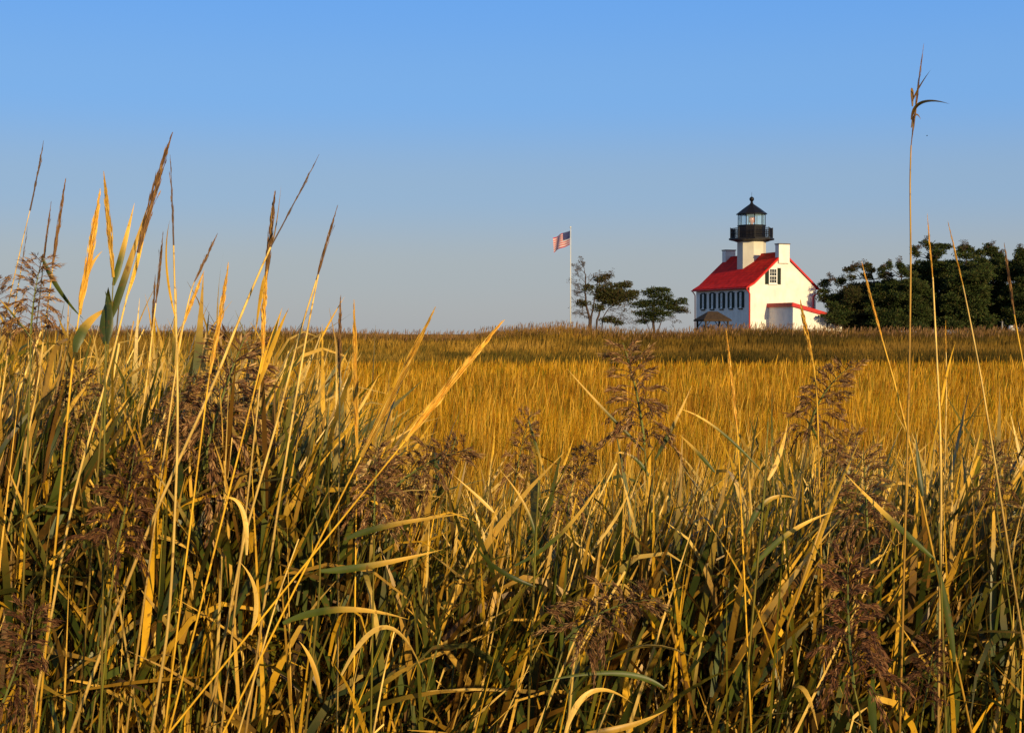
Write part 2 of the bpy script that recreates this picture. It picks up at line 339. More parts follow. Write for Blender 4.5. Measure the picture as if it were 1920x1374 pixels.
for k in range(10):
    a, b_ = k*math.pi/5, (k+1)*math.pi/5; p = [(TX+RL*.98*math.cos(q), TY+RL*.98*math.sin(q)) for q in (a+.03, b_-.03)]
    MB().add([(p[0][0], p[0][1], 12.27), (p[1][0], p[1][1], 12.27), (p[1][0], p[1][1], 13.36), (p[0][0], p[0][1], 13.36)], [(0, 1, 2, 3)]).build('lantern_pane', M_lglass, house)
MB().lathe([(.16, 12.3), (.16, 12.5), (.27, 12.56), (.34, 12.8), (.34, 12.95), (.25, 13.2), (.12, 13.27)], 12, TX, TY, 0).build('lens', M_lens, house, True)
lr = MB().lathe([(1.42, 13.36), (1.62, 13.40), (1.62, 13.46), (.85, 14.05), (.20, 14.50), (.14, 14.62), (.12, 14.75)], 10, TX, TY, 0).build('lantern_roof', M_black, house)
MB().lathe([(.10, 14.75), (.19, 14.84), (.25, 14.97), (.25, 15.05), (.19, 15.18), (.06, 15.26)], 14, TX, TY, 0).build('ball', M_black, lr, True)
MB().tube([(TX, TY, 15.25), (TX, TY, 15.75)], [.02, .01], 5).build('lightning_rod', M_black, lr)
# plan of flashing where the tower meets the roof
MB().box(TX-1.55, TX-1.2, TY-1.2, TY+.6, 6.6, 6.95).build('flashing', M_redtrim, roof)

# ------------------------------------------------------------------ small shelter in front of the house
p0 = W3(1336, 626, 131); sh = thing('shelter', 'small open shelter with brown hipped roof before the white house', 'shelter', (p0.x, p0.y, 1.38), rad(16))
hw_, hd_ = 1.38, 1.2
MB().add([(-hw_, -hd_, 2.22), (hw_, -hd_, 2.22), (hw_, hd_, 2.22), (-hw_, hd_, 2.22), (-.45, 0, 2.98), (.5, 0, 2.98),
          (-hw_, -hd_, 2.08), (hw_, -hd_, 2.08), (hw_, hd_, 2.08), (-hw_, hd_, 2.08)],
         [(0, 1, 5, 4), (1, 2, 5), (2, 3, 4, 5), (3, 0, 4), (6, 7, 1, 0), (7, 8, 2, 1), (8, 9, 3, 2), (9, 6, 0, 3), (9, 8, 7, 6)]).build('roof', M_brown, sh)
for x in (-1.1, 1.1):
    for y in (-.95, .95):
        pb = MB().box(x-.07, x+.07, y-.07, y+.07, 0, 2.08).build('post', M_wood, sh)
        sx_ = -1 if x > 0 else 1
        MB().tube([(x, y, 1.55), (x+sx_*.42, y, 2.06)], [.04, .04], 5).build('brace', M_wood, pb)
MB().box(-.5, .5, .9, 1.0, .6, 1.6).build('notice_board', M_wood, sh)

# ------------------------------------------------------------------ flagpole and flag
pp = W3(1069.5, 626, 125)
fp = thing('flagpole', 'tall white flagpole standing left of the twisted tree', 'flagpole', (pp.x, pp.y, 1.4))
MB().tube([(0, 0, 0), (0, 0, 5), (0, 0, 10.15)], [.05, .04, .024], 10).build('pole', M_pole, fp, True)
MB().lathe([(.03, 10.15), (.08, 10.2), (.08, 10.27), (.03, 10.33)], 10).build('finial', M_pole, fp)
MB().tube([(.07, -.03, .9), (.06, -.03, 10.1)], [.008, .008], 4).build('halyard', M_pole, fp)
FH, FL = 1.22, 1.95
def flag_p(u, v):     # u 0..1 from hoist to fly, v 0..1 up
    d = Vector((-.76, .65)) ; s = u*FL*.97
    wob = .10*math.sin(u*9-.6+v*1.2)*(.25+u); n_ = Vector((.65, .76))
    x, y = d.x*s+n_.x*wob, d.y*s+n_.y*wob
    z = v*FH-.52*u**1.1-.05*math.sin(u*7+v*2)*u-.06*u*(1-v)
    return Vector((x-.05, y, z))
fl = thing('flag', 'stars and stripes flag flying to the left from the white pole', 'flag', (pp.x, pp.y, 1.4+8.72))
NU = 28
for k in range(13):
    v0, v1 = k/13, (k+1)/13; ua = .4 if k >= 6 else 0.0; st = MB(); vs = []; fs = []
    for i in range(NU+1):
        u = ua+(1-ua)*i/NU; vs += [flag_p(u, v0), flag_p(u, v1)]
    fs = [(2*i, 2*i+2, 2*i+3, 2*i+1) for i in range(NU)]
    st.add(vs, fs).build('stripe', M_red_cloth if k % 2 == 0 else M_white_cloth, fl, True)
vs = [flag_p(.4*i/12, 6/13+(7/13)*j/8) for i in range(13) for j in range(9)]
cn = MB().add(vs, [(i*9+j, (i+1)*9+j, (i+1)*9+j+1, i*9+j+1) for i in range(12) for j in range(8)]).build('canton', M_blue_cloth, fl, True)
stars = MB()
for r in range(9):
    for c_ in range(6 if r % 2 == 0 else 5):
        u = .4*(c_+(.5 if r % 2 == 0 else 1.0))/6; v = 6/13+(7/13)*(r+.5)/9+.004
        p = flag_p(u, v); eu = (flag_p(u+.01, v)-p).normalized(); ev = (flag_p(u, v+.01)-p).normalized(); nn = eu.cross(ev)
        for off in (.004, -.004):
            pts = [p+nn*off+(eu*math.sin(a*math.pi/5)+ev*math.cos(a*math.pi/5))*(.024 if a % 2 == 0 else .010) for a in range(10)]
            stars.add([p+nn*off]+pts, [(0, 1+a, 1+(a+1) % 10) for a in range(10)])
stars.build('stars', M_white_cloth, cn)

# ------------------------------------------------------------------ trees
def cards(mb, c, rx, ry, rz, n_, rng, cols, size=.16, wind=.35, shell=.55):
    """a pad of foliage: small pointed sprays spread through a flattened ellipsoid"""
    for _ in range(n_):
        th = rng.uniform(0, 2*math.pi); ph = math.acos(rng.uniform(-1, 1)); r = shell+(1-shell)*rng.random() if rng.random() < .75 else rng.random()
        d = Vector((math.sin(ph)*math.cos(th), math.sin(ph)*math.sin(th), math.cos(ph)))
        k = (1+.42*math.sin(d.x*5+c[0]*3)*math.cos(d.z*6+c[2]*2))*(1+abs(rng.gauss(0, .14)))
        p = Vector((c[0]+d.x*rx*r*k, c[1]+d.y*ry*r*k, c[2]+d.z*rz*r*k))
        a = (d*.7+Vector((rng.gauss(wind, .5), rng.gauss(0, .5), rng.gauss(.45, .4)))).normalized()
        s_ = a.cross(Vector((rng.gauss(0, 1), rng.gauss(0, 1), rng.gauss(0, 1)))).normalized()
        L = size*rng.uniform(.6, 1.5); wd = L*rng.uniform(.25, .5)
        col = cols[rng.randrange(len(cols))]; f_ = rng.uniform(.7, 1.25); col = tuple(x*f_ for x in col)
        mb.add([p, p+a*L*.5+s_*wd*.5, p+a*L, p+a*L*.5-s_*wd*.5], [(0, 1, 2, 3)], col)
GREEN = [(.030, .048, .012), (.042, .062, .014), (.055, .068, .018), (.026, .038, .012), (.065, .058, .018)]
OLIVE = [(.060, .052, .016), (.050, .056, .016), (.075, .052, .022), (.035, .045, .014)]
BROWN = [(.085, .060, .038), (.110, .075, .048), (.065, .048, .030)]
def limb(mb, a, b_, r0, r1, rng, sag=.1, seg=6):
    a = Vector(a); b_ = Vector(b_); L = (b_-a).length; pts = []
    for i in range(seg+1):
        t_ = i/seg; p = a.lerp(b_, t_); j = L*.05*math.sin(t_*math.pi)
        p += Vector((rng.gauss(0, j), rng.gauss(0, j), rng.gauss(0, j)-sag*L*math.sin(t_*math.pi)*.4)); pts.append(p)
    pts[0] = a; pts[-1] = b_
    mb.tube(pts, [r0+(r1-r0)*(i/seg)**.8 for i in range(seg+1)], 6); return pts
def twigs(mb, p, d, L, r, depth, rng, fol=None, cols=BROWN, bend=.35):
    pts = [Vector(p)]; d = Vector(d).normalized()
    for i in range(4):
        d = (d+Vector((rng.gauss(.03, .16), rng.gauss(0, .16), rng.gauss(.02, .14)))).normalized(); pts.append(pts[-1]+d*L/4)
    mb.tube(pts, [r*(1-.2*i) for i in range(5)], 4)
    if depth > 0:
        for i in range(1, 5):
            for _ in range(2):
                e = (d+Vector((rng.gauss(0, .75), rng.gauss(0, .6), rng.gauss(.15, .6)))).normalized()
                twigs(mb, pts[i], e, L*rng.uniform(.4, .6), r*.5, depth-1, rng, fol, cols)
    elif fol is not None and rng.random() < .45: cards(fol, pts[-1], .13, .13, .04, 6, rng, cols, .12)
def tree(name, label, D, bx, trunks, pads, rng, cols, bare=(), dens=26, group=None, size=.17, hide_base=0):
    """trunks: list of pixel polylines; pads: (px, py, rx, rz, depth offset) measured at distance D, turned into metres"""
    k = D/F; b0 = W3(bx, 626, D); base = Vector((b0.x, D, float(gz(0, D))))
    root = thing(name, label, 'tree', base, 0, group)
    tk = MB(); fo = MB(); tops = []
    for poly, r0 in trunks:
        pts = [Vector(((px-bx)*k, oy, topz(py, D)-base.z)) for px, py, oy in poly]
        pts[0].z = -.1
        fine = []
        for i in range(len(pts)-1):
            for q in range(3): fine.append(pts[i].lerp(pts[i+1], q/3)+Vector((rng.gauss(0, .03), rng.gauss(0, .03), 0)))
        fine.append(pts[-1]); tk.tube(fine, [r0*(1-.75*i/(len(fine)-1)) for i in range(len(fine))], 8); tops.append(fine)
    allp = [p for f_ in tops for p in f_[len(f_)//3:]]
    for (px, py, rx, rz_, oy) in pads:
        c = Vector(((px-bx)*k, oy, topz(py, D)-base.z)); rx_, rz2 = rx*k, rz_*k
        a = min(allp, key=lambda q: (q-c).length+max(0, q.z-c.z)*1.5)
        if (a-c).length > .35: limb(tk, a, c, .055, .02, rng)
        nn = int(dens*(rx*rz_)/3.4)+40
        cards(fo, c, rx_, max(rx_*.8, .3), rz2, nn, rng, cols, size)
        for _ in range(max(2, int(rx/5))):       # ragged sprays that stick out of the pad
            g_ = rng.uniform(0, 6.28); e = Vector((math.cos(g_)*rx_*1.05, rng.gauss(0, rx_*.4), abs(math.sin(g_))*rz2*1.15)); cards(fo, c+e, .24, .2, .08, 26, rng, cols, size*.9)
    for (px, py, dx, dz, L) in bare:
        c = Vector(((px-bx)*k, rng.gauss(0, .2), topz(py, D)-base.z)); twigs(tk, c, (dx, rng.gauss(0, .3), dz), L*k, .022, 2, rng, fo, BROWN)
    tk.build('trunk', M_bark, root, True); fo.build('crown', M_needle, root)
    return root
rng = random.Random(5)
tree('windswept_tree', 'twisted many stemmed tree with bare brown branches beside the flagpole', 128, 1108,
     [([(1106, 640, 0), (1105, 600, 0), (1100, 575, .1), (1097, 548, .1), (1098, 520, 0), (1095, 508, 0)], .13),
      ([(1108, 640, .1), (1108, 600, .1), (1112, 575, 0), (1116, 556, -.1), (1120, 530, 0)], .11),
      ([(1116, 640, -.1), (1119, 600, -.1), (1128, 572, .1), (1145, 552, 0), (1165, 540, 0)], .11),
      ([(1122, 636, .2), (1130, 598, .2), (1142, 578, .1), (1165, 565, .1)], .07)],
     [(1128, 552, 16.8, 10.0, .3), (1140, 547, 20.4, 12.5, 0), (1155, 555, 21.6, 10.0, -.2), (1172, 556, 19.2, 8.8, .1), (1186, 552, 9.6, 6.2, 0), (1168, 536, 14.4, 6.2, 0), (1135, 562, 18.0, 7.5, .2),
      (1150, 568, 14.4, 6.2, -.3), (1122, 578, 10.8, 5.0, 0), (1140, 600, 14.4, 4.4, .2), (1158, 606, 10.8, 3.1, 0), (1092, 570, 12.0, 5.0, .1), (1102, 540, 9.6, 5.0, 0), (1126, 525, 10.8, 4.4, 0), (1138, 519, 7.2, 3.8, .1)],
     rng, OLIVE,
     [(1097, 545, -1, .6, 24), (1097, 530, -.8, .5, 22), (1095, 512, -.6, .5, 18), (1096, 510, .3, 1, 18), (1100, 560, -1, .2, 26), (1102, 575, -1, .1, 26), (1104, 588, -1, .2, 22), (1118, 540, .1, 1, 24),
      (1120, 532, .6, 1, 22), (1126, 540, .8, .7, 24), (1135, 575, 1, -.1, 34), (1140, 580, 1, -.3, 34), (1100, 535, .5, .8, 20), (1150, 570, 1, -.3, 28), (1108, 600, -.9, .3, 20), (1160, 545, .8, .8, 18), (1130, 600, 1, 0, 26), (1099, 552, -.9, .9, 20)], dens=30, size=.17)
rng = random.Random(6)
tree('cedar_tree', 'small dark cedar with layered flat branches standing between bare tree and house', 128, 1226,
     [([(1225, 640, 0), (1226, 608, 0), (1224, 580, 0), (1228, 555, 0)], .15), ([(1226, 600, 0), (1244, 588, .1), (1262, 575, .1)], .06), ([(1224, 590, 0), (1205, 578, 0)], .05)],
     [(1232, 545, 17.9, 4.8, 0), (1217, 550, 12.3, 4.0, .2), (1246, 545, 10.1, 3.2, .1), (1236, 557, 22.4, 4.8, -.2), (1218, 569, 24.6, 5.6, .2), (1240, 571, 20.2, 5.6, .2), (1200, 573, 16.8, 4.0, -.1), (1252, 563, 9.0, 3.2, 0),
      (1228, 584, 22.4, 5.6, 0), (1215, 592, 17.9, 4.8, .2), (1243, 590, 16.8, 4.0, -.2), (1270, 568, 15.7, 3.6, .1), (1281, 563, 6.7, 2.5, .1), (1268, 580, 15.7, 3.2, -.1), (1277, 584, 9.0, 2.5, .2), (1198, 588, 10.1, 3.2, .1), (1225, 600, 15.7, 3.2, 0), (1258, 577, 13.4, 4.0, .2), (1205, 604, 10.1, 2.5, .2)],
     rng, GREEN, [(1240, 596, 1, -.2, 24), (1212, 596, -1, -.3, 24), (1262, 584, 1, -.3, 22)], dens=26)
# dark grove to the right of the house: every tree on its own
def grove(label, D, bx, x0, x1, ytop, ybot, seed, extra=(), cols=GREEN, lean=0):
    rng = random.Random(seed); pads = []; cx = (x0+x1)/2; hw = (x1-x0)/2
    nrow = max(4, int((ybot-ytop)/13))
    for r in range(nrow):
        t_ = r/(nrow-1); y = ytop+8+(ybot-ytop-4)*t_; half = hw*(.42+.62*math.sin(min(1, t_*1.25)*math.pi/2))*(1-.25*max(0, t_-.7))
        nx = max(2, int(half*2/17))
        for i in range(nx):
            x = cx+lean*(1-t_)+(-half+2*half*(i+.5)/nx)+rng.gauss(0, 4); pads.append((x+rng.gauss(0, 3), y+rng.gauss(0, 4), rng.uniform(7, 17), rng.uniform(3.5, 7), rng.gauss(0, .9)))
    for q in range(int(hw*(ybot-ytop)/130)): pads.append((rng.uniform(x0+8, x1-8), rng.uniform(ytop+25, ybot), rng.uniform(14, 22), rng.uniform(8, 12), rng.gauss(.6, .8)))
    for e in extra: pads.append((*e[:4], e[4] if len(e) > 4 else rng.gauss(0, .2)))
    tr_ = [([(bx, 650, 0), (bx+2, 600, 0), (bx+rng.gauss(0, 6), (ytop+ybot)/2, .2), (cx+lean, ytop+12, 0)], .2), ([(bx, 625, 0), (cx-hw*.5, (ytop+ybot)/2, .4)], .1), ([(bx, 625, 0), (cx+hw*.5, (ytop+ybot)/2+5, -.3)], .1)]
    bare = [(e[0], e[1], rng.gauss(.4, .4), 1, 10) for e in extra[:3]]
    return tree('cedar_tree', label, D, bx, tr_, pads, rng, cols, bare, dens=27, group='dark cedars of the grove right of the house', size=.21)
grove('low dark cedar whose branches reach over the white annex wall', 143, 1600, 1558, 1655, 537, 612, 11, [(1553, 533, 9, 5, 2.2), (1557, 527, 6, 3, 2.2), (1572, 530, 8, 5), (1580, 527, 5, 3), (1536, 594, 12, 2.5, -3.2), (1546, 600, 11, 2.5, -3.2), (1562, 605, 12, 3, -3.0), (1556, 590, 14, 6, -3.0), (1550, 575, 12, 7, -2.4), (1548, 560, 11, 6, 1.0), (1548, 548, 10, 5, 1.2), (1568, 560, 14, 8, .6), (1575, 595, 14, 8, -2.6), (1572, 578, 14, 8, -2)])
grove('dark cedar with thin pale dead twigs at its top, second from the house', 141, 1640, 1585, 1690, 512, 615, 12, [(1594, 507, 9, 4), (1603, 503, 6, 3), (1622, 503, 8, 4), (1629, 499, 4, 3), (1597, 522, 7, 4), (1632, 508, 6, 4)], OLIVE)
grove('bushy dark cedar with three spiky tips, left of the tallest reed stem', 138, 1685, 1640, 1740, 508, 612, 13, [(1650, 508, 6, 5), (1665, 500, 4, 7), (1683, 498, 4, 3), (1688, 502, 6, 5), (1694, 507, 5, 4)])
grove('tall dark cedar with a flat ragged top beside the tallest reed stem', 143, 1745, 1700, 1800, 474, 612, 14, [(1712, 470, 4, 6), (1718, 478, 5, 4), (1733, 457, 8, 3), (1745, 462, 10, 4), (1762, 462, 10, 3), (1772, 464, 9, 4), (1755, 470, 14, 4)], GREEN)
grove('broad dark cedar with two knobbly clumps on its crown', 137, 1805, 1770, 1852, 474, 612, 15, [(1806, 466, 8, 5), (1815, 470, 9, 5), (1800, 474, 8, 5), (1835, 474, 8, 4), (1828, 480, 8, 5)])
grove('dark cedar with a high rounded knob beside a bright sky gap', 142, 1860, 1830, 1888, 470, 612, 16, [(1852, 466, 7, 6), (1860, 473, 8, 7), (1872, 482, 7, 7), (1876, 492, 8, 7), (1868, 488, 9, 7)], GREEN)
grove('dark cedar cut by the right edge of the photograph', 136, 1925, 1888, 1975, 474, 612, 17, [(1912, 472, 9, 4), (1918, 480, 12, 6), (1906, 494, 9, 6), (1900, 506, 9, 6)])
# pale tank and post below the grove
p0 = W3(1896, 626, 127)
tk_ = thing('storage_tank', 'small white rounded tank peeping over the reeds under the dark cedars', 'tank', (p0.x, p0.y, 1.4))
MB().lathe([(.02, -.62), (.2, -.58), (.36, -.42), (.42, -.2), (.42, .2), (.36, .42), (.2, .58), (.02, .62)], 16).build('tank_body', M_pole, tk_, True)
tk_.children[0].rotation_euler = (0, rad(90), rad(8)); tk_.children[0].location = (0, 0, 1.35); tk_.children[0].scale = (.75, .75, .45)
for x in (-.15, .15): MB().box(x-.04, x+.04, -.25, .25, 0, 1.1).build('leg', M_wood, tk_)
p0 = W3(1879, 626, 126)
ps = thing('post', 'thin pale grey post standing beside the white tank by the cedars', 'post', (p0.x, p0.y, 1.35))
MB().box(-.05, .05, -.05, .05, 0, 2.0).build('shaft', paint('weathered_wood', (.25, .23, .21), .9, .1, 5, .3, .1), ps)
MB().lathe([(.07, 2.0), (.07, 2.04), (.0, 2.12)], 4, 0, 0, PH*2).build('cap', M_brick, ps)
p0 = W3(1738, 255, 60); bd = MB()
bd.add([(-.05, 0, 0), (.0, -.016, .012), (.05, 0, .004), (0, .016, .012), (0, 0, -.012), (0, 0, .022)], [(0, 1, 5), (1, 2, 5), (2, 3, 5), (3, 0, 5), (1, 0, 4), (2, 1, 4), (3, 2, 4), (0, 3, 4)])
bd.add([(-.02, 0, .01), (.02, 0, .01), (-.015, -.09, .03), (-.015, .09, .03)], [(0, 1, 2), (1, 0, 3)])
b_ = bd.build('bird', M_black); b_.location = p0; b_.rotation_euler = (0, 0, rad(15)); tag(b_, 'tiny dark bird in the sky right of the tallest reed', 'bird')

# ------------------------------------------------------------------ far reed bank and marsh grass (uncountable)
nr = np.random.RandomState(3)
PB = np.array([(-300, 606), (0, 609), (120, 613), (500, 615), (600, 617), (760, 623), (860, 624), (930, 614), (1010, 608), (1060, 604), (1110, 612), (1180, 621), (1280, 619), (1330, 612), (1400, 609), (1500, 611), (1560, 616), (1700, 616), (1800, 618), (1920, 613), (2220, 610)])
def bank(N, d0, d1, y_top, c0, c1, wmul, jit, seed, tuft=True, hmin=.9):
    r = np.random.RandomState(seed); D = r.uniform(d0, d1, N); px = r.uniform(-330, 2250, N)
    X = (px-960)/F*D; zt = EYE+(626-y_top(px, D))*D/F; gr = gz(X, D)
    nse = vnoise(px/26., D/2.5, seed)+.5*vnoise(px/8., D, seed+1)
    h = np.maximum(zt-gr, hmin*.6)*(1-.12*r.rand(N)-.10*nse+jit*(r.rand(N)**6))
    zone = np.interp(px, [-300, 480, 620, 1120, 1240, 1920], [.72, .78, 1.1, 1.0, .62, .62])[:, None]
    base = np.stack([X, D, gr-.02], 1); lean = np.stack([r.normal(.08, .16, N), r.normal(0, .12, N)], 1)
    f = (.7+.6*r.rand(N))[:, None]*(.72+.5*vnoise(px/60., D/5., seed+5))[:, None]
    c1a = np.array(c1)[r.randint(0, len(c1), N)]; c0a = np.array(c0)[r.randint(0, len(c0), N)]
    pt = vnoise(X/7., D/6., seed+9)*.65+vnoise(X/2., D/2.5, seed+8)*.35; tw_ = np.clip((pt-.5)*5, 0, 1)[:, None]*np.clip(1-np.abs(D-100)/14, 0, 1)[:, None]
    c1a = c1a*(1-tw_)+np.array([.52, .29, .05])*tw_; gw = np.clip((.45-pt)*5, 0, 1)[:, None]*.8; c1a = c1a*(1-gw)+np.array([.075, .062, .012])*gw
    return base, h, r.uniform(.7, 1.4, N)*wmul, lean, c0a*f*zone, c1a*f*zone
PBi = lambda px: np.interp(px, PB[:, 0], PB[:, 1])
def ytop(px, D):
    t = np.clip((D-88)/30, 0, 1); lo = np.interp(px, [0, 640, 900, 1300, 1920], [668, 672, 678, 668, 664]); return lo+(PBi(px)-lo)*t**.62
parts_ = []
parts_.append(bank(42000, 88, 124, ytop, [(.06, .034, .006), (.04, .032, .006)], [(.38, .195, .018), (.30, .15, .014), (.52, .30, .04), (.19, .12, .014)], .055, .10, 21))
parts_.append(bank(12000, 112, 124, lambda px, D: PBi(px)+1, [(.05, .03, .01)], [(.24, .115, .03), (.32, .17, .05), (.15, .07, .022)], .05, .22, 22))
parts_.append(bank(6000, 113, 123, lambda px, D: np.interp(px, [-300, 900, 960, 1130, 1290, 1560, 1620, 1920], [612, 626, 608, 609, 617, 611, 618, 611]), [(.05, .03, .01)], [(.30, .15, .03), (.42, .24, .06), (.18, .09, .022)], .05, .3, 27))
parts_.append(bank(12000, 87, 94, lambda px, D: ytop(px, D)-3, [(.03, .028, .004)], [(.09, .072, .010), (.055, .055, .008), (.13, .075, .010)], .05, .08, 23))
cat = lambda i: np.concatenate([p[i] for p in parts_])
o = link('far_reed_bank', blades('far_reed_bank', cat(0), cat(1), cat(2), cat(3), cat(4), cat(5), M_grass, nr, .4, (1, .9, .6)))
o['kind'] = 'stuff'; tag(o, 'brown bank of distant reeds along the skyline before the house', 'reeds')
# feathery tops of that bank
N = 5000; r = np.random.RandomState(31); D = r.uniform(110, 125, N); px = r.uniform(-330, 2250, N); X = (px-960)/F*D
zt = EYE+(626-ytop(px, D))*D/F+r.uniform(-.25, .22, N)
base = np.stack([X, D, zt-.25], 1); f = (.7+.6*r.rand(N))[:, None]
c = np.array([(.20, .105, .045), (.14, .075, .04), (.30, .17, .07)])[r.randint(0, 3, N)]*f
o2 = link('reed_plume_tips', blades('reed_plume_tips', base, r.uniform(.22, .45, N), r.uniform(.03, .065, N), np.stack([r.normal(.06, .05, N), r.normal(0, .04, N)], 1), c, c, M_grass, nr, .4, (.3, 1, .7)), o)
# marsh grass
N = 150000; r = np.random.RandomState(9); D = np.exp(r.uniform(math.log(6.5), math.log(90), N)); px = r.uniform(-260, 2180, N); X = (px-960)/F*D
hh = (.62+.30*r.rand(N)**1.5)*(.85+.3*vnoise(X/1.6, D/2.2, 4)); hh *= 1-.15*np.clip((D-75)/15, 0, 1)
wd = .0046*np.maximum(1, D/9)*r.uniform(.6, 1.4, N); tall = r.rand(N) < .05; hh = hh*np.where(tall, 1.3, 1); wd = wd*np.where(tall, 1.5, 1)
pat = (vnoise(X/5, D/7, 7)*.6+vnoise(X/1.3, D/1.9, 8)*.4)*(.42+.7*np.clip((D-9)/30, 0, 1))
gold = np.array([(.66, .30, .008), (.56, .23, .006), (.80, .44, .02), (.40, .155, .005), (.42, .26, .008)]); bro = np.array([(.26, .105, .005), (.34, .15, .006), (.18, .075, .005)])
c1 = gold[r.randint(0, 5, N)]; c2 = bro[r.randint(0, 3, N)]; t = np.clip((pat-.36)*3.2, 0, 1)[:, None]
top = c1*t+c2*(1-t)*.6+c1*(1-t)*.4; grn = np.array([.20, .18, .01]); gm = (r.rand(N) < .16)[:, None]; top = np.where(gm, grn*(.7+.6*r.rand(N))[:, None], top); top = np.where(tall[:, None], np.array([.78, .42, .04]), top)
top *= (.5+.8*r.rand(N))[:, None]
ln_ = np.stack([r.normal(.05, .12, N), r.normal(0, .10, N)], 1)
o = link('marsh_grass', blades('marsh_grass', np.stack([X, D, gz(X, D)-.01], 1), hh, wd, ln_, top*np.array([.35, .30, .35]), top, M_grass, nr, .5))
o['kind'] = 'stuff'; tag(o, 'golden marsh grass covering the flat meadow up to the far bank', 'grass')

N = 4200; r = np.random.RandomState(19); D = np.exp(r.uniform(math.log(9), math.log(60), N)); px = r.uniform(-200, 2120, N); X = (px-960)/F*D
c_ = np.array([(.86, .52, .08), (.80, .44, .05), (.62, .42, .05), (.45, .17, .02)])[r.randint(0, 4, N)]*r.uniform(.7, 1.1, N)[:, None]
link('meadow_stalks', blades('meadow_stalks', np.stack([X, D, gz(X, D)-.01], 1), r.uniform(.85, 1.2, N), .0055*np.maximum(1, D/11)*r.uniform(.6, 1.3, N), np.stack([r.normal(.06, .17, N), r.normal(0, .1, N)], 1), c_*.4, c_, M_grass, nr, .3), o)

# ------------------------------------------------------------------ foreground reeds
TAN = (.80, .47, .075); STRAW = (.86, .56, .14); GOLD = (.80, .44, .025); GRN = (.075, .095, .014); DGRN = (.032, .046, .008); OLV = (.14, .125, .010); DRY = (.42, .23, .025); BRN = (.15, .07, .010)
def mixc(a, b_, t_): return tuple(x+(y-x)*t_ for x, y in zip(a, b_))
def leaf_geo(mb, p0, p1, p2, width, kind, up=Vector((0, 0, 1)), twist=0.0, seg=12, fold=.22, facing=None):
    """blade from p0 through p1 to p2; kinds: green, tipped (green going straw at the tip), straw, dry, gold"""
    pts = []; 
    for i in range(seg+1):
        t_ = i/seg; pts.append(p0*(1-t_)**2+p1*2*t_*(1-t_)+p2*t_**2)
    view = facing or Vector((0, -1, .12)); ws = []; sides = []; cols = []
    for i, p in enumerate(pts):
        t_ = i/seg; tg = (pts[min(i+1, seg)]-pts[max(i-1, 0)]).normalized()
        s_ = tg.cross(view); s_ = s_.normalized() if s_.length > .05 else Vector((1, 0, 0))
        s_ = Matrix.Rotation(twist*(t_-.2), 3, tg) @ s_; sides.append(s_)
        ws.append(width*(min(1, .45+t_*2.6) if t_ < .3 else 1)*max(.03, (1-max(0, (t_-.3)/.7)**1.7)))
        q = min(1, max(0, (t_-.35)/.35))
        cols.append({'green': mixc(GRN, OLV, max(0, t_-.6)), 'dark': mixc(DGRN, GRN, t_), 'tipped': mixc(GRN, TAN, q*q*(3-2*q)), 'straw': mixc(STRAW, TAN, t_), 'dry': mixc(DRY, TAN, t_), 'gold': mixc(GOLD, TAN, t_*.3), 'brown': mixc(BRN, DRY, t_)}[kind])
    mb.ribbon(pts, ws, sides, cols, fold)
PL = [(.19, .088, .040), (.27, .135, .055), (.36, .20, .08), (.11, .05, .024), (.48, .29, .12)]
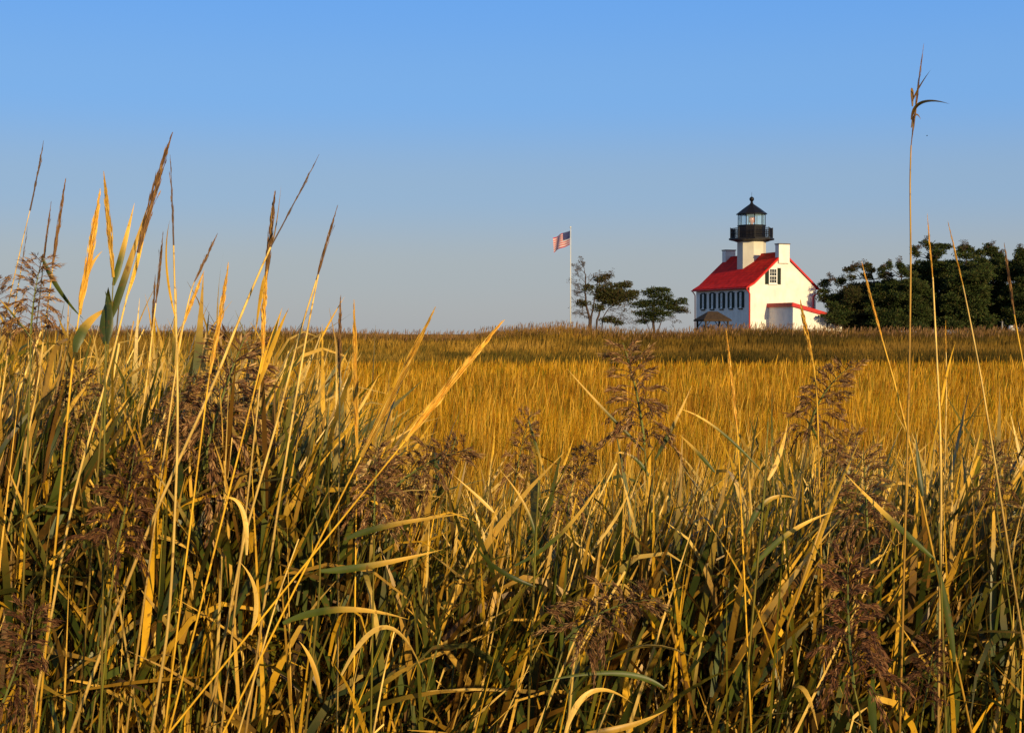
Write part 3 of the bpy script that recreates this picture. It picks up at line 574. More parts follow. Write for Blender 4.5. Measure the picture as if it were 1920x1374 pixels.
def plume_mesh(name, seed, kind):
    """seed head of length 1 growing along +z"""
    rng = random.Random(seed); mb = MB()
    cols = {'open': PL, 'dark': [(.11, .042, .02), (.18, .078, .034), (.28, .14, .06)], 'nod': PL, 'closed': [(.24, .13, .06), (.36, .20, .07), (.15, .08, .04)], 'gold': [(.78, .46, .07), (.86, .55, .12), (.64, .34, .04)], 'wisp': [(.18, .12, .09), (.26, .17, .1)]}[kind]
    ax = lambda t_: Vector((.10*t_*t_ if kind in ('open', 'dark') else (.30*t_*t_ if kind == 'nod' else .03*t_*t_), 0, t_-(.10*t_**3 if kind == 'nod' else 0)))
    stemc = (.20, .22, .06) if kind in ('open', 'nod', 'dark') else cols[0]
    mb.tube([ax(i/8) for i in range(9)], [.013*(1-.1*i) for i in range(9)], 4, stemc)
    def spk(p, d, L, wd):
        s_ = d.cross(Vector((rng.gauss(0, 1), rng.gauss(0, 1), rng.gauss(0, 1)))).normalized(); c_ = cols[rng.randrange(len(cols))]; f_ = rng.uniform(.75, 1.25); c_ = tuple(min(1, x*f_) for x in c_)
        mb.add([p, p+d*L*.45+s_*wd, p+d*L, p+d*L*.45-s_*wd], [(0, 1, 2, 3)], c_)
    if kind in ('open', 'dark', 'nod'):
        for k in range(13):
            t_ = .02+.90*k/12; nb = rng.choice((3, 4, 4, 5)) if k < 11 else 3; bl = (.52-.34*t_)*rng.uniform(.8, 1.15); a0 = rng.uniform(0, 6.28)
            for q in range(nb):
                a = a0+q*6.28/nb+rng.gauss(0, .3); L = bl*rng.uniform(.65, 1.15); out_ = Vector((math.cos(a), math.sin(a), 0)); droop = rng.uniform(.35, 1.15)*(1.1-t_)
                P = []; 
                for i in range(6):
                    s = i/5; P.append(ax(t_)+out_*L*.72*s**.85+Vector((.08*s*L, 0, L*(.75*s-droop*1.25*s*s))))
                mb.tube(P, [.0045*(1-.12*i) for i in range(6)], 3, cols[0])
                ns = int(44*L/.4)+8
                for _ in range(ns):
                    s = rng.uniform(.18, 1)**.8*4.999; i = int(s); p = P[i].lerp(P[i+1], s-i); d = (P[i+1]-P[i]).normalized()
                    d = (d+Vector((rng.gauss(0, .28), rng.gauss(0, .28), rng.gauss(-.25, .3)))).normalized(); spk(p+Vector((rng.gauss(0, .008), rng.gauss(0, .008), rng.gauss(-.008, .01))), d, rng.uniform(.045, .09), rng.uniform(.0035, .0075))
    else:
        n_ = {'closed': 260, 'gold': 300, 'wisp': 60}[kind]; R0 = {'closed': .021, 'gold': .019, 'wisp': .011}[kind]
        for _ in range(n_):
            t_ = rng.uniform(0, .93); a = rng.uniform(0, 6.28); R = R0*math.sin(min(1, (t_+.08)*1.05)*math.pi)**.6*rng.uniform(.2, 1)
            p = ax(t_)+Vector((math.cos(a)*R, math.sin(a)*R, 0)); d = Vector((math.cos(a)*rng.uniform(0, .14 if kind == 'closed' else .07), math.sin(a)*.07, 1)).normalized()
            spk(p, d, rng.uniform(.08, .17)*(1.1-t_*.6), rng.uniform(.003, .007))
        if kind in ('closed', 'wisp'):
            for _ in range(4):
                t_ = rng.uniform(.1, .7); d = Vector((rng.uniform(-.1, .3), rng.gauss(0, .1), 1)).normalized()
                for i in range(7): spk(ax(t_)+d*i*.03, d, .07, .006)
    return mb.mesh(name, M_plume)
PLM = {k: [plume_mesh('plume', i*7+j, k) for j in range(4)] for i, k in enumerate(('open', 'dark', 'nod', 'closed', 'gold', 'wisp'))}
def orient(z, spin=0.0):
    z = z.normalized(); y = z.cross(Vector((1, 0, 0))).normalized(); x = y.cross(z)
    return (Matrix((x, y, z)).transposed() @ Matrix.Rotation(spin, 3, 'Z')).to_euler()
HG = 'single reeds standing out of the foreground bank'
def hero(label, pts, D, head=None, leaves=(), wmm=6, color=STRAW, name='reed', seed=0, dback=.0):
    """pts: photo pixels from tip downwards at distance D; the stem carries on straight to the ground.
    head: (kind, length in px, width factor, colour); leaves: (base px, mid px, tip px, width mm, kind, twist)"""
    rng = random.Random(seed*31+int(pts[0][0])); P = [W3(x, y, D) for x, y in pts]
    d = (P[-1]-P[-2]).normalized(); n_ = P[-1].z/max(.25, -d.z) if d.z < 0 else P[-1].z
    g_ = P[-1]+d*n_; g_.z = 0; g_.y += dback
    P.append(g_); P = P[::-1]; root = thing(name, label, 'reed', g_, 0, HG); P = [p-g_ for p in P]
    fine = [P[0]]
    for i in range(len(P)-1):
        q = 4 if i else 7
        for k in range(1, q+1): fine.append(P[i].lerp(P[i+1], k/q))
    for _ in range(2): fine = [fine[0]]+[(fine[i-1]+fine[i]*2+fine[i+1])/4 for i in range(1, len(fine)-1)]+[fine[-1]]
    hl = head[1]*D/F if head else 0; tot = len(fine)
    if head:                                  # the stem stops where its seed head starts
        acc = 0; cut = tot-1
        while cut > 1 and acc < hl: acc += (fine[cut]-fine[cut-1]).length; cut -= 1
        hb = fine[cut].copy(); hd = (fine[-1]-hb); fine = fine[:cut+1]
    L = len(fine); R = [wmm*.00042*(1-.55*i/(L-1)) for i in range(L)]
    cs = [mixc(BRN, color, min(1, max(0, i/(L-1)-.12)*2.0)) if i % 4 else mixc(color, BRN, .4) for i in range(L)]
    MB().tube(fine, R, 6, cs).build('stem', M_stem, root, True)
    if head:
        kind, _, wf = head[:3]; wf *= {'gold': .74, 'closed': .8}.get(kind, 1); me = PLM[kind][rng.randrange(4)]; s_ = hd.length
        o = link('plume', me, root, hb, None, (s_*wf, s_*wf, s_))
        o.rotation_euler = orient(hd, rng.uniform(-.6, .6) if kind == 'nod' else rng.uniform(0, 6))
    for lf in leaves:
        a, b_, c_, wm, kind = lf[:5]; tw = lf[5] if len(lf) > 5 else .4
        pa = W3(*a, D)-g_; pc = W3(*c_, D)-g_; pm = W3(*b_, D)-g_; pm = pm*2-(pa+pc)/2
        pc.y += rng.gauss(0, .05); mb = MB(); leaf_geo(mb, pa, pm, pc, wm*.00066, kind, twist=tw, seg=14); mb.build('leaf', M_leaf, root, True)
    return root
# --- the reeds one can single out, left to right
hero('thin bent reed with a narrow dark tip, leftmost against the sky', [(85, 265), (72, 318), (60, 380), (45, 440), (21, 544), (0, 645), (-25, 760)], 3.0, ('wisp', 125, 1.1), [], 5)
hero('pale slim reed stem with a bare tip just left of the big brown plume', [(53, 425), (44, 480), (26, 582), (7, 718), (-20, 900)], 2.9, ('wisp', 70, .8), [], 6)
hero('reed with a brown closed spike head above the left plume', [(121, 335), (112, 400), (100, 485), (97, 520), (87, 590), (72, 718), (40, 880), (5, 1040)], 2.9, ('closed', 165, 1.0), [((78, 480), (108, 545), (143, 598), 15, 'dark', .2)], 7)
hero('pair mate reed with pink tan spike crossing left of the brown spike', [(96, 378), (90, 430), (82, 480), (75, 560), (40, 820), (0, 1010)], 3.1, ('closed', 110, .8), [], 6)
hero('tall leaning reed with the highest brown plume on the left', [(317, 246), (305, 300), (285, 380), (265, 450), (241, 544), (199, 718), (140, 911), (78, 1254)], 2.7, ('closed', 215, 1.25), [((236, 560), (262, 470), (281, 368), 12, 'gold', .2)], 8)
hero('broad golden reed spear leaning right, first wide spear from the left', [(191, 355), (180, 430), (166, 500), (150, 575), (135, 690), (120, 850)], 2.6, ('gold', 215, 1.7), [((150, 590), (160, 520), (190, 470), 16, 'dry', .3)], 7, GOLD)
hero('upright golden reed spear above two dark green leaves', [(196, 322), (205, 390), (212, 440), (213, 520), (208, 600), (197, 700), (185, 860)], 2.7, ('gold', 190, 1.6),
     [((204, 605), (236, 510), (276, 378), 22, 'tipped', .2), ((212, 535), (226, 470), (239, 376), 19, 'tipped', .2), ((203, 610), (206, 570), (218, 540), 22, 'green', .1)], 6, OLV)
hero('green reed shoot with two folded dark leaf tips low on the left', [(198, 640), (197, 720), (195, 900)], 2.5, None,
     [((197, 645), (188, 600), (182, 552), 22, 'dark', .2), ((200, 645), (203, 590), (189, 545), 20, 'dark', -.2), ((140, 660), (155, 610), (185, 575), 28, 'tipped', .2)], 7, OLV)
hero('reed with upright brown spike standing right of the golden spears', [(307, 435), (302, 500), (292, 570), (286, 620), (275, 718), (255, 860)], 3.0, ('closed', 130, 1.0), [], 6)
hero('reed with short tan spike just left of the upright brown spike', [(292, 515), (289, 560), (285, 615), (280, 720)], 3.2, ('closed', 95, 1.1), [], 5)
hero('long straight pale reed stem running from sky to shade on the left', [(321, 290), (324, 400), (327, 520), (333, 700), (333, 850), (319, 1156), (294, 1313)], 2.4, ('wisp', 150, .8), [((330, 600), (318, 500), (342, 420), 6, 'gold', .2)], 8)
hero('reed with curved tan head leaning right above a golden spear', [(410, 438), (395, 468), (378, 500), (360, 537), (345, 600), (330, 690), (315, 800)], 2.8, ('closed', 95, 1.3), [], 6)
hero('short golden spear leaning right, below the curved tan head', [(382, 507), (368, 550), (350, 585), (338, 625), (325, 720)], 2.9, ('gold', 115, 1.8), [], 5, GOLD)
hero('wide golden reed spear upright in the middle of the left stand', [(435, 493), (424, 545), (412, 590), (402, 640), (390, 720), (375, 840)], 2.4, ('gold', 200, 1.5), [], 6, GOLD)
hero('long reed arching up right to a thin dark thread tip', [(601, 291), (580, 325), (560, 360), (540, 395), (518, 440), (508, 462), (491, 500), (465, 560), (440, 620), (402, 718), (275, 994), (147, 1337)], 2.6, ('wisp', 190, .7), [], 9)
hero('reed with a forked bristly head of several dark threads', [(513, 358), (510, 400), (506, 450), (500, 500), (496, 600), (488, 720), (470, 880)], 2.7, ('closed', 150, 1.5), [((505, 470), (515, 430), (522, 345), 4, 'brown'), ((503, 480), (508, 430), (509, 385), 4, 'brown'), ((500, 510), (492, 560), (494, 640), 12, 'gold')], 6)
hero('golden leafy spear rising through the forked bristly head reed', [(494, 505), (499, 560), (500, 610), (490, 680), (470, 760)], 2.5, ('gold', 150, 2.0), [((486, 700), (505, 640), (517, 575), 14, 'gold'), ((482, 730), (515, 640), (543, 578), 13, 'gold')], 6, GOLD)
hero('reed with a slim dark spike leaning right left of centre', [(632, 385), (614, 440), (605, 480), (595, 520), (565, 613), (518, 798), (461, 994), (440, 1100)], 2.7, ('closed', 140, 1.0), [], 8)
hero('pale bare stem running parallel beside the slim dark spike', [(597, 515), (588, 560), (576, 620), (546, 798), (520, 960), (500, 1100)], 2.65, None, [], 7)
hero('brown upright spear crossed by a thin slanted blade', [(636, 554), (637, 620), (636, 680), (637, 734), (636, 860)], 2.9, ('closed', 150, 1.2), [((600, 640), (620, 600), (645, 556), 6, 'gold')], 6)
hero('upright golden spear standing alone right of the left stand', [(661, 562), (666, 620), (668, 690), (670, 800), (668, 950)], 2.8, ('gold', 250, 1.15), [((666, 780), (690, 740), (712, 700), 8, 'straw')], 6, GOLD)
hero('long golden spear leaning right, the left one of a leaning pair', [(820, 577), (790, 640), (755, 710), (720, 770), (690, 830), (640, 930)], 2.5, ('gold', 300, 1.35), [((700, 800), (735, 730), (760, 680), 10, 'gold')], 7, GOLD)
hero('long golden spear leaning furthest right, against the far bank', [(940, 595), (905, 640), (860, 700), (820, 755), (781, 800), (700, 900)], 2.5, ('gold', 270, 1.45), [], 7, GOLD)
hero('tallest reed with a torn brown head high over the cedars', [(1731, 82), (1722, 120), (1716, 170), (1711, 215), (1709, 250), (1706, 339), (1708, 479), (1705, 700), (1697, 994), (1687, 1372)], 2.3, ('closed', 175, .5),
     [((1709, 225), (1722, 196), (1752, 210), 8, 'brown', .8), ((1709, 240), (1718, 215), (1732, 222), 6, 'brown', .6), ((1711, 200), (1714, 165), (1724, 185), 8, 'brown', .5), ((1711, 190), (1720, 165), (1727, 142), 4, 'brown')], 5.8, DRY)
hero('slender reed with a tan spike, first right of the tallest', [(1737, 400), (1744, 440), (1747, 480), (1751, 560), (1758, 698), (1763, 800), (1765, 945), (1762, 1150)], 2.6, ('gold', 110, .8), [], 7)
hero('slender reed with a leaning tan spike, second right of the tallest', [(1777, 415), (1787, 450), (1796, 490), (1815, 580), (1838, 698), (1859, 827), (1880, 960)], 2.7, ('gold', 115, .8), [], 6)
hero('reed with a fluffy golden spike in front of the low cedar', [(1614, 490), (1625, 540), (1640, 577), (1655, 640), (1672, 698), (1697, 793), (1720, 900)], 2.7, ('gold', 150, .9), [], 6.5, GOLD)
hero('slender reed with a golden spike nearest the right edge', [(1882, 455), (1889, 510), (1897, 560), (1907, 620), (1919, 684), (1945, 830)], 2.7, ('closed', 130, 1.0), [], 6, GOLD)
hero('short pale thin reed between two tall ones before the reed bank', [(1772, 600), (1774, 660), (1775, 720), (1772, 860)], 3.0, ('gold', 60, 1.2), [((1765, 760), (1775, 700), (1788, 640), 8, 'gold')], 5)
hero('golden spear curving down before the white annex wall', [(1497, 562), (1502, 600), (1512, 640), (1524, 672), (1532, 740), (1535, 860)], 2.9, ('gold', 110, 2.3), [], 6, GOLD)
hero('reed with a dark one sided plume below the golden curved spear', [(1536, 660), (1532, 700), (1530, 740), (1518, 775), (1512, 800), (1520, 880), (1530, 1000)], 3.2, ('nod', 150, 1.3), [((1512, 785), (1530, 815), (1548, 850), 9, 'green')], 6, OLV)
hero('green stemmed reed with a wide feathery open plume before the meadow', [(1190, 640), (1196, 700), (1203, 760), (1208, 832), (1215, 920), (1228, 1100)], 3.0, ('open', 190, 1.15),
     [((1208, 845), (1135, 770), (1062, 690), 11, 'tipped', .3), ((1218, 895), (1185, 855), (1145, 850), 12, 'tipped', .2), ((1222, 960), (1225, 930), (1200, 955), 9, 'straw'), ((1228, 862), (1262, 800), (1300, 722), 14, 'tipped', .2)], 7, OLV)
hero('reed with a full brown plume at the left edge against the sky', [(64, 478), (60, 530), (58, 580), (58, 640), (55, 740), (50, 900)], 2.8, ('open', 145, 1.15), [((62, 640), (20, 580), (10, 560), 6, 'tipped')], 7, OLV)
hero('reed whose brown plume is cut by the left edge', [(5, 520), (0, 560), (-8, 610), (-14, 700), (-20, 850)], 2.9, ('open', 110, 1.0), [], 6, OLV)
hero('narrow golden spear left of the white house foundation reeds', [(1362, 615), (1367, 660), (1374, 720), (1383, 810), (1388, 920)], 2.8, ('gold', 190, .9), [], 6, GOLD)
hero('reed under a dark drooping plume leaning right in mid picture', [(850, 790), (810, 830), (770, 870), (735, 910), (700, 980), (660, 1080)], 2.9, ('nod', 170, 1.2), [], 7, OLV)
hero('reed with a heavy drooping grey brown plume left of centre', [(700, 830), (698, 880), (700, 930), (702, 985), (700, 1100)], 2.8, ('open', 150, 1.25), [], 7, OLV)
hero('reed with a broad long green leaf pointing right below the drooping plume', [(590, 960), (600, 1020), (600, 1100), (590, 1200)], 2.6, None,
     [((600, 1070), (700, 1060), (830, 1032), 20, 'tipped', .5), ((645, 1012), (730, 985), (880, 962), 17, 'tipped', .5), ((530, 1168), (640, 1140), (770, 1150), 20, 'tipped', .4)], 7, OLV)
hero('reed with a large leaf half straw half green slanting down right', [(1760, 980), (1764, 1080), (1768, 1200)], 2.4, None,
     [((1752, 1048), (1660, 965), (1569, 881), 15, 'tipped', .5), ((1790, 1240), (1772, 1120), (1748, 1040), 18, 'green', .2), ((1730, 930), (1726, 880), (1724, 810), 15, 'dark')], 7, OLV)
hero('reed with a hooked pale leaf bent over at its top', [(560, 1010), (520, 1120), (480, 1260)], 2.5, None, [((462, 1040), (452, 950), (412, 936), 13, 'straw', 1.0), ((470, 1190), (480, 1110), (452, 1050), 12, 'straw', .6)], 6)
hero('reed with dark maroon plume low in the right foreground', [(1570, 1040), (1575, 1100), (1585, 1180), (1595, 1260), (1620, 1372)], 2.2, ('dark', 230, 1.0), [((1640, 1374), (1635, 1310), (1636, 1240), 20, 'dark'), ((1600, 1340), (1580, 1290), (1560, 1250), 12, 'green')], 7, OLV)
hero('reed with black brown plume near the lower right corner', [(1762, 1200), (1750, 1240), (1735, 1300), (1725, 1374)], 2.2, ('dark', 120, 1.1), [], 7, OLV)
hero('reed with dark maroon plume in the lower left corner', [(85, 1130), (60, 1180), (35, 1240), (0, 1330)], 2.2, ('dark', 190, 1.1), [], 7, OLV)
hero('reed with wide purple brown plume left, low among dark leaves', [(262, 845), (240, 900), (225, 960), (215, 1040), (205, 1150)], 2.4, ('dark', 190, 1.1), [], 7, OLV)
hero('reed with loose brown plume right of the wide purple one', [(335, 700), (322, 750), (315, 810), (310, 900)], 2.9, ('open', 130, 1.1), [], 6, OLV)
hero('reed with pale brown plume behind the slanting left stems', [(140, 690), (125, 740), (118, 800), (112, 900)], 3.0, ('open', 140, 1.1), [], 6, OLV)
hero('reed with slim feathery plume right of centre above crossing leaves', [(1078, 815), (1072, 860), (1066, 920), (1062, 1000)], 3.2, ('nod', 130, .9), [], 6, OLV)
hero('reed with upright sandy plume in the centre gap', [(985, 770), (975, 820), (965, 890), (960, 980)], 3.3, ('open', 140, .8), [((990, 785), (1010, 850), (1040, 945), 10, 'tipped', .2)], 6, OLV)
hero('reed with big dim plume bending right in the lower centre', [(1190, 1060), (1130, 1090), (1080, 1130), (1060, 1200)], 2.4, ('nod', 170, 1.3), [((1245, 1290), (1150, 1260), (1010, 1275), 15, 'green', .6)], 7, OLV)
hero('reed with pale fluffy plume right, below the one sided plume', [(1620, 840), (1618, 890), (1622, 950), (1630, 1040)], 2.9, ('open', 140, 1.3), [], 6, OLV)
hero('reed with thin brown plume near the right edge of the meadow', [(1872, 830), (1862, 880), (1868, 950), (1880, 1040)], 2.9, ('open', 110, 1.1), [], 6, OLV)
hero('reed with small brown plume between golden leaves right of centre', [(1590, 790), (1570, 830), (1555, 880), (1552, 960)], 3.3, ('nod', 110, 1.0), [], 5, OLV)
hero('reed with long arched straw leaf over the lower left centre', [(740, 1180), (720, 1260), (700, 1374)], 2.4, None, [((640, 1265), (725, 1175), (800, 1275), 13, 'straw', .8), ((600, 1300), (585, 1240), (562, 1200), 12, 'dry', .4)], 6)
hero('reed with sweeping leaf curling at the bottom centre', [(1150, 1300), (1120, 1374)], 2.3, None, [((1060, 1374), (1110, 1300), (1190, 1330), 15, 'straw', .7), ((1100, 1374), (1180, 1365), (1255, 1345), 17, 'dry', .4)], 6)
hero('reed with crossing straw leaves left of the hero leaf, right half', [(1440, 790), (1435, 900), (1420, 1060)], 2.6, None,
     [((1412, 1063), (1480, 1000), (1564, 960), 16, 'tipped', .4), ((1440, 900), (1468, 850), (1495, 790), 13, 'straw', .3), ((1400, 1000), (1440, 940), (1500, 938), 16, 'tipped', .7), ((1425, 880), (1340, 800), (1270, 765), 8, 'tipped', .3), ((1340, 885), (1305, 845), (1270, 812), 11, 'tipped', .3)], 7, OLV)
hero('reed with crossing straw leaves pointing up right in the centre', [(1010, 900), (1005, 1000), (1000, 1120)], 2.6, None,
     [((965, 1060), (1060, 990), (1140, 870), 12, 'tipped', .3), ((1005, 1100), (930, 1060), (890, 1000), 13, 'dark', .3), ((925, 960), (895, 930), (850, 890), 9, 'straw', .2), ((1005, 1040), (990, 960), (935, 880), 9, 'tipped', .2), ((1120, 1020), (1160, 960), (1180, 905), 8, 'straw', .2)], 7, OLV)

# --- the many reeds of the bank: one of each kind is built, then copied with its stem, leaves and head
PR = np.array([(-300, 660), (0, 665), (300, 655), (450, 665), (600, 705), (700, 780), (850, 900), (950, 900), (1050, 890), (1150, 880), (1250, 905), (1350, 850), (1450, 810), (1550, 835), (1650, 855), (1800, 825), (1920, 800), (2220, 780)])
PRi = lambda px: float(np.interp(px, PR[:, 0], PR[:, 1]))
rng = random.Random(77)
STM = []
for i in range(6):
    pts = [Vector((.10*(t_/9)**2*rng.uniform(.2, 1.4), .04*math.sin(t_*.5+i), t_/9)) for t_ in range(10)]
    col = [(STRAW, OLV), (OLV, GRN), (DRY, BRN), (STRAW, DRY), (OLV, OLV), (TAN, BRN)][i]
    mb = MB().tube(pts, [.0038*(1-.055*t_) for t_ in range(10)], 5, [mixc(col[1], col[0], t_/9) for t_ in range(10)]); STM.append((mb.mesh('stem', M_stem, True), pts))
LEAF = []
for i in range(26):
    kind = ['green', 'tipped', 'tipped', 'dark', 'straw', 'dry', 'tipped', 'green', 'brown', 'tipped', 'dry', 'green', 'gold'][i % 13]
    mb = MB(); up_ = rng.uniform(.55, 1.0); out_ = rng.uniform(.25, .75); dr_ = rng.choice((0, 0, .1, .35, .7))
    leaf_geo(mb, Vector((0, 0, 0)), Vector((out_*.35, rng.gauss(0, .05), up_*.6)), Vector((out_, rng.gauss(0, .1), up_-dr_)), rng.uniform(.030, .058)*(.7 if kind in ('straw', 'dry', 'gold') else 1), kind, twist=rng.uniform(-1.4, 1.4), seg=10, facing=Vector((-.6, -.25, 1)))
    LEAF.append((mb.mesh('leaf', M_leaf, True), kind))
KINDS = [('straw reed without a seed head, one of many alike in the dense bank', 'leafy straw reeds of the foreground bank', None),
         ('green leaved reed without a seed head, one of many alike in the dense bank', 'green leaved reeds of the foreground bank', None),
         ('reed with a feathery brown head, one of many alike in the dense bank', 'plumed reeds of the foreground bank', 'open'),
         ('reed with a closed golden spike, one of many alike in the dense bank', 'golden spiked reeds of the foreground bank', 'gold')]
def make_reed(kind, seed):
    rng = random.Random(seed); root = link('reed', None); label, grp, head = KINDS[kind]; tag(root, label, 'reed', grp)
    si = {0: (0, 2, 3, 5), 1: (1, 4), 2: (1, 4, 0), 3: (3, 5)}[kind][rng.randrange(2)]; me, pts = STM[si]
    H = 2.0; st = link('stem', me, root, (0, 0, 0), None, (1.2, 1.2, H))
    nl = rng.randint(6, 8) if kind != 3 else 4; side = rng.choice((0, math.pi))
    pool = {0: ('tipped', 'straw', 'dry', 'brown', 'gold'), 1: ('green', 'tipped', 'dark'), 2: ('green', 'tipped', 'dark', 'dry'), 3: ('straw', 'gold', 'dry')}[kind]
    cand = [lf for lf in LEAF if lf[1] in pool]
    for k in range(nl):
        f_ = .42+.56*(k+.5*rng.random())/nl; i = min(8, int(f_*9)); p = pts[i].lerp(pts[i+1], f_*9-i)
        lm = cand[rng.randrange(len(cand))][0]; s_ = rng.uniform(.30, .52)*(1 if k < nl-1 else .8)
        link('leaf', lm, root, (p.x*1.2, p.y*1.2, p.z*H), (0, 0, side+k*math.pi+rng.gauss(0, .55)), (s_, s_, s_*rng.uniform(.85, 1.2)))
    if head:
        p = pts[9]; sz = rng.uniform(.28, .38) if head == 'open' else rng.uniform(.16, .24)
        hk = rng.choice(('open', 'nod', 'dark')) if head == 'open' else 'gold'
        link('plume', PLM[hk][rng.randrange(4)], root, (p.x*1.2, p.y*1.2, p.z*H-.02), (rng.gauss(0, .1), rng.uniform(0, .25), rng.uniform(0, 6)), (sz*1.1, sz*1.1, sz))
    return root
protos = [[make_reed(k, 100*k+j) for j in range(4)] for k in range(4)]
used = set()
def place(src, loc, rot, s_):
    if src.name not in used: used.add(src.name); r_ = src
    else:
        r_ = src.copy(); C.collection.objects.link(r_)
        for ch in list(src.children):
            c_ = ch.copy(); C.collection.objects.link(c_); c_.parent = r_
    r_.location = loc; r_.rotation_euler = rot; r_.scale = (s_, s_, s_); return r_
rng = random.Random(4); info = []
for i in range(235):
    D = 2.9+5.0*rng.random()**1.25; px = rng.uniform(-80, 2000); py = PRi(px)+rng.choice((rng.uniform(-75, 60), rng.uniform(-20, 200), rng.uniform(60, 420)))
    if 620 < px < 1650 and rng.random() < .25: py += 90
    kind = rng.choices((0, 1, 2, 3), (40, 34, 16, 10))[0]; py += 75 if kind == 2 else 0; row = 'high' if py < PRi(px)+40 else ('midway' if py < PRi(px)+190 else 'low'); z = max(1.15, topz(py, D))
    if kind == 3 and px > 700 and rng.random() < .6: kind = 0
    src = protos[kind][rng.randrange(4)]; X = (px-960)/F*D; lean = rng.gauss(.09, .12)
    info.append([place(src, (X-z*math.sin(lean)-.08, D, -.02), (rng.gauss(0, .07), lean*1.3, rng.gauss(0, .5)), z/(2.0 if kind < 2 else 2.25)), kind, row, px, z])
for row in protos:
    for p in row:
        if p.name not in used: place(p, (rng.uniform(-1, 1), 5.5, 0), (0, .1, 0), .8)

MARKS = [(60, 'at the left edge'), (190, 'below the left brown plume'), (340, 'below the highest left plume'), (470, 'below the wide golden spear'), (600, 'below the arching thread tip'), (740, 'below the lone upright spear'),
         (900, 'below the leaning spear pair'), (1030, 'left of the flagpole line'), (1130, 'below the twisted tree'), (1270, 'below the small cedar'), (1400, 'below the shelter'), (1540, 'below the white gable'),
         (1670, 'below the low cedar'), (1790, 'beside the tallest reed'), (9999, 'near the right edge')]
KN = ['straw reed', 'green leaved reed', 'brown headed reed', 'golden spiked reed']; RANK = ['tallest', 'second tallest', 'third tallest', 'fourth tallest', 'fifth tallest', 'sixth tallest', 'seventh tallest', 'eighth tallest']
cells = {}
for o_, kd, row, px, z in info: cells.setdefault((kd, row, [m_[1] for m_ in MARKS if px < m_[0]][0]), []).append((z, o_))
for (kd, row, mk), lst in cells.items():
    lst.sort(key=lambda q: -q[0])
    for i, (_, o_) in enumerate(lst): o_['label'] = (RANK[i]+' ' if len(lst) > 1 else '')+KN[kd]+' standing '+{'high': 'atop the', 'midway': 'midway down', 'low': 'low in'}[row]+' bank '+mk

# --- the uncountable undergrowth of leaves between the stems, all around the standpoint
def thicket(name, N, sampler, seed, hmul, cols, width, label):
    r = np.random.RandomState(seed); X, D, zt = sampler(r, N)
    K = 6; L = r.uniform(.28, .62, N)*hmul; zb = np.maximum(zt-L*r.uniform(.75, 1, N), 0.0)
    az = np.where(r.rand(N) < .45, r.normal(0, .7, N), r.uniform(-math.pi, math.pi, N)); tilt = np.abs(r.normal(.38, .45, N)); bend = np.where(r.rand(N) < .18, r.uniform(.8, 2.6, N), r.uniform(-.1, .35, N))
    V = np.zeros((N, K, 2, 3)); cc = np.zeros((N, K, 2, 3)); p = np.stack([X, D, zb], 1); c_ = np.array(cols)[r.randint(0, len(cols), N)]; tip = np.array([TAN, GOLD, DRY, STRAW])[r.randint(0, 4, N)]
    tipf = np.where(r.rand(N) < .38, 1.0, .1)[:, None]; va = r.uniform(0, math.pi, N); wd = width*r.uniform(.5, 1.5, N)
    for k in range(K):
        t_ = k/(K-1); a = tilt+bend*t_*t_; d = np.stack([np.cos(az)*np.sin(a), np.sin(az)*np.sin(a), np.cos(a)], 1)
        if k: p = p+d*(L/(K-1))[:, None]
        s1 = np.stack([-np.sin(az), np.cos(az), np.zeros(N)], 1); s2 = np.cross(d, s1); ang = va+.8*t_; s_ = s1*np.cos(ang)[:, None]+s2*np.sin(ang)[:, None]
        w_ = (wd*(.6 if k == 0 else 1)*(1-max(0, (t_-.25)/.75)**1.6)+.0006)[:, None]
        V[:, k, 0] = p-s_*w_*.5; V[:, k, 1] = p+s_*w_*.5; q = min(1, max(0, (t_-.35)/.4)); cc[:, k, :] = (c_*(1-q*tipf)+tip*q*tipf)[:, None, :]*r.uniform(.8, 1.2, N)[:, None, None]
    o_ = (np.arange(N)*K*2)[:, None]; Fq = np.concatenate([o_+np.array([2*k, 2*k+1, 2*k+3, 2*k+2]) for k in range(K-1)])
    o = link(name, np_mesh(name, V.reshape(-1, 3), Fq, np.zeros((0, 3), int), cc.reshape(-1, 3), M_leaf)); o['kind'] = 'stuff'
    return tag(o, label, 'reeds')
UC = [GRN, DGRN, GRN, OLV, GRN, DRY, BRN, GOLD, DGRN, DGRN, (.10, .055, .012)]
def s_front(r, N):
    D = 2.9+5.6*r.rand(N)**1.2; px = r.uniform(-260, 2180, N); pr = np.interp(px, PR[:, 0], PR[:, 1])
    py = pr+35+np.abs(r.normal(0, 215, N))+150*(vnoise(px/70., D*.8, 12)-.45); zt = EYE+(626-py)*D/F; lo = zt < .35; zt[lo] = r.uniform(.35, 1.2, lo.sum()); return (px-960)/F*D, D, zt
thicket('reed_undergrowth', 34000, s_front, 5, .78, UC, .0115, 'tangle of green and dry reed leaves filling the foreground between stems')
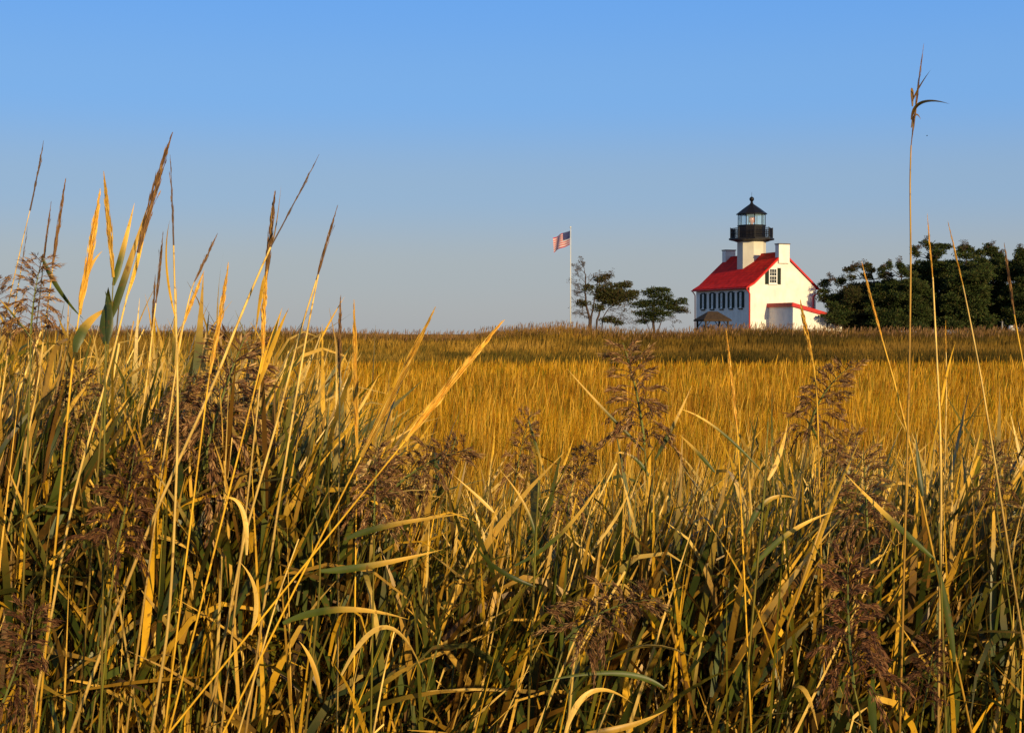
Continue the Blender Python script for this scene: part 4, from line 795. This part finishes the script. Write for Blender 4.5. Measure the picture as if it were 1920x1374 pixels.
def s_edge(r, N):
    D = r.uniform(3.0, 7.5, N); left = r.rand(N) < .68; px = np.where(left, r.uniform(-150, 720, N), r.uniform(700, 2050, N)); pr = np.interp(px, PR[:, 0], PR[:, 1])
    return (px-960)/F*D, D, EYE+(626-(pr+np.where(left, r.normal(55, 70, N), r.normal(25, 55, N))))*D/F
thicket('reed_blades', 1900, s_edge, 33, 1.0, [GRN, OLV, TAN, GOLD, STRAW, DRY, GRN], .016, 'broad straw and green blades crossing at the upper edge of the reed bank')
def s_low(r, N):
    D = r.uniform(1.8, 9.5, N); px = r.uniform(-400, 2320, N); return (px-960)/F*D, D, np.minimum(r.uniform(.3, 1.4, N), EYE-.17*D-.05)
thicket('reed_litter', 14000, s_low, 6, .9, [BRN, DGRN, (.06, .035, .012), (.04, .03, .01), (.12, .06, .02)], .014, 'dark dead reed leaves matted low in the foreground bank')
r = np.random.RandomState(14); N = 6000; D = 2.9+6.5*r.rand(N); px = r.uniform(-200, 2120, N); pr = np.interp(px, PR[:, 0], PR[:, 1])
zt = EYE+(626-(pr+r.uniform(-60, 380, N)))*D/F; zt = np.maximum(zt, .9); lx = r.normal(.24, .36, N)
c_ = np.array([STRAW, TAN, GOLD, DRY, OLV])[r.randint(0, 5, N)]*r.uniform(.7, 1.15, N)[:, None]
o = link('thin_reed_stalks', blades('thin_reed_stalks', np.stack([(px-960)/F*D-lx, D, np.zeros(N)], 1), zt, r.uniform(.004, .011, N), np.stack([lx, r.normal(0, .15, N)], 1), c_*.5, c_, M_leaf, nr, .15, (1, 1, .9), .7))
o['kind'] = 'stuff'; tag(o, 'thin straw coloured stalks standing thickly among the foreground leaves', 'stalks')
# reeds go on behind and beside the standpoint and keep the evening sun off the lower stems
def s_back(r, N):
    a = rad(90)-np.radians(r.uniform(98, 245, N)); q = 1.5+6*r.rand(N)**1.2; return q*np.cos(a), q*np.sin(a), 2.6-1.8*r.rand(N)
thicket('reed_stand', 19000, s_back, 8, 1.2, UC, .017, 'stand of reeds going on behind the viewpoint')
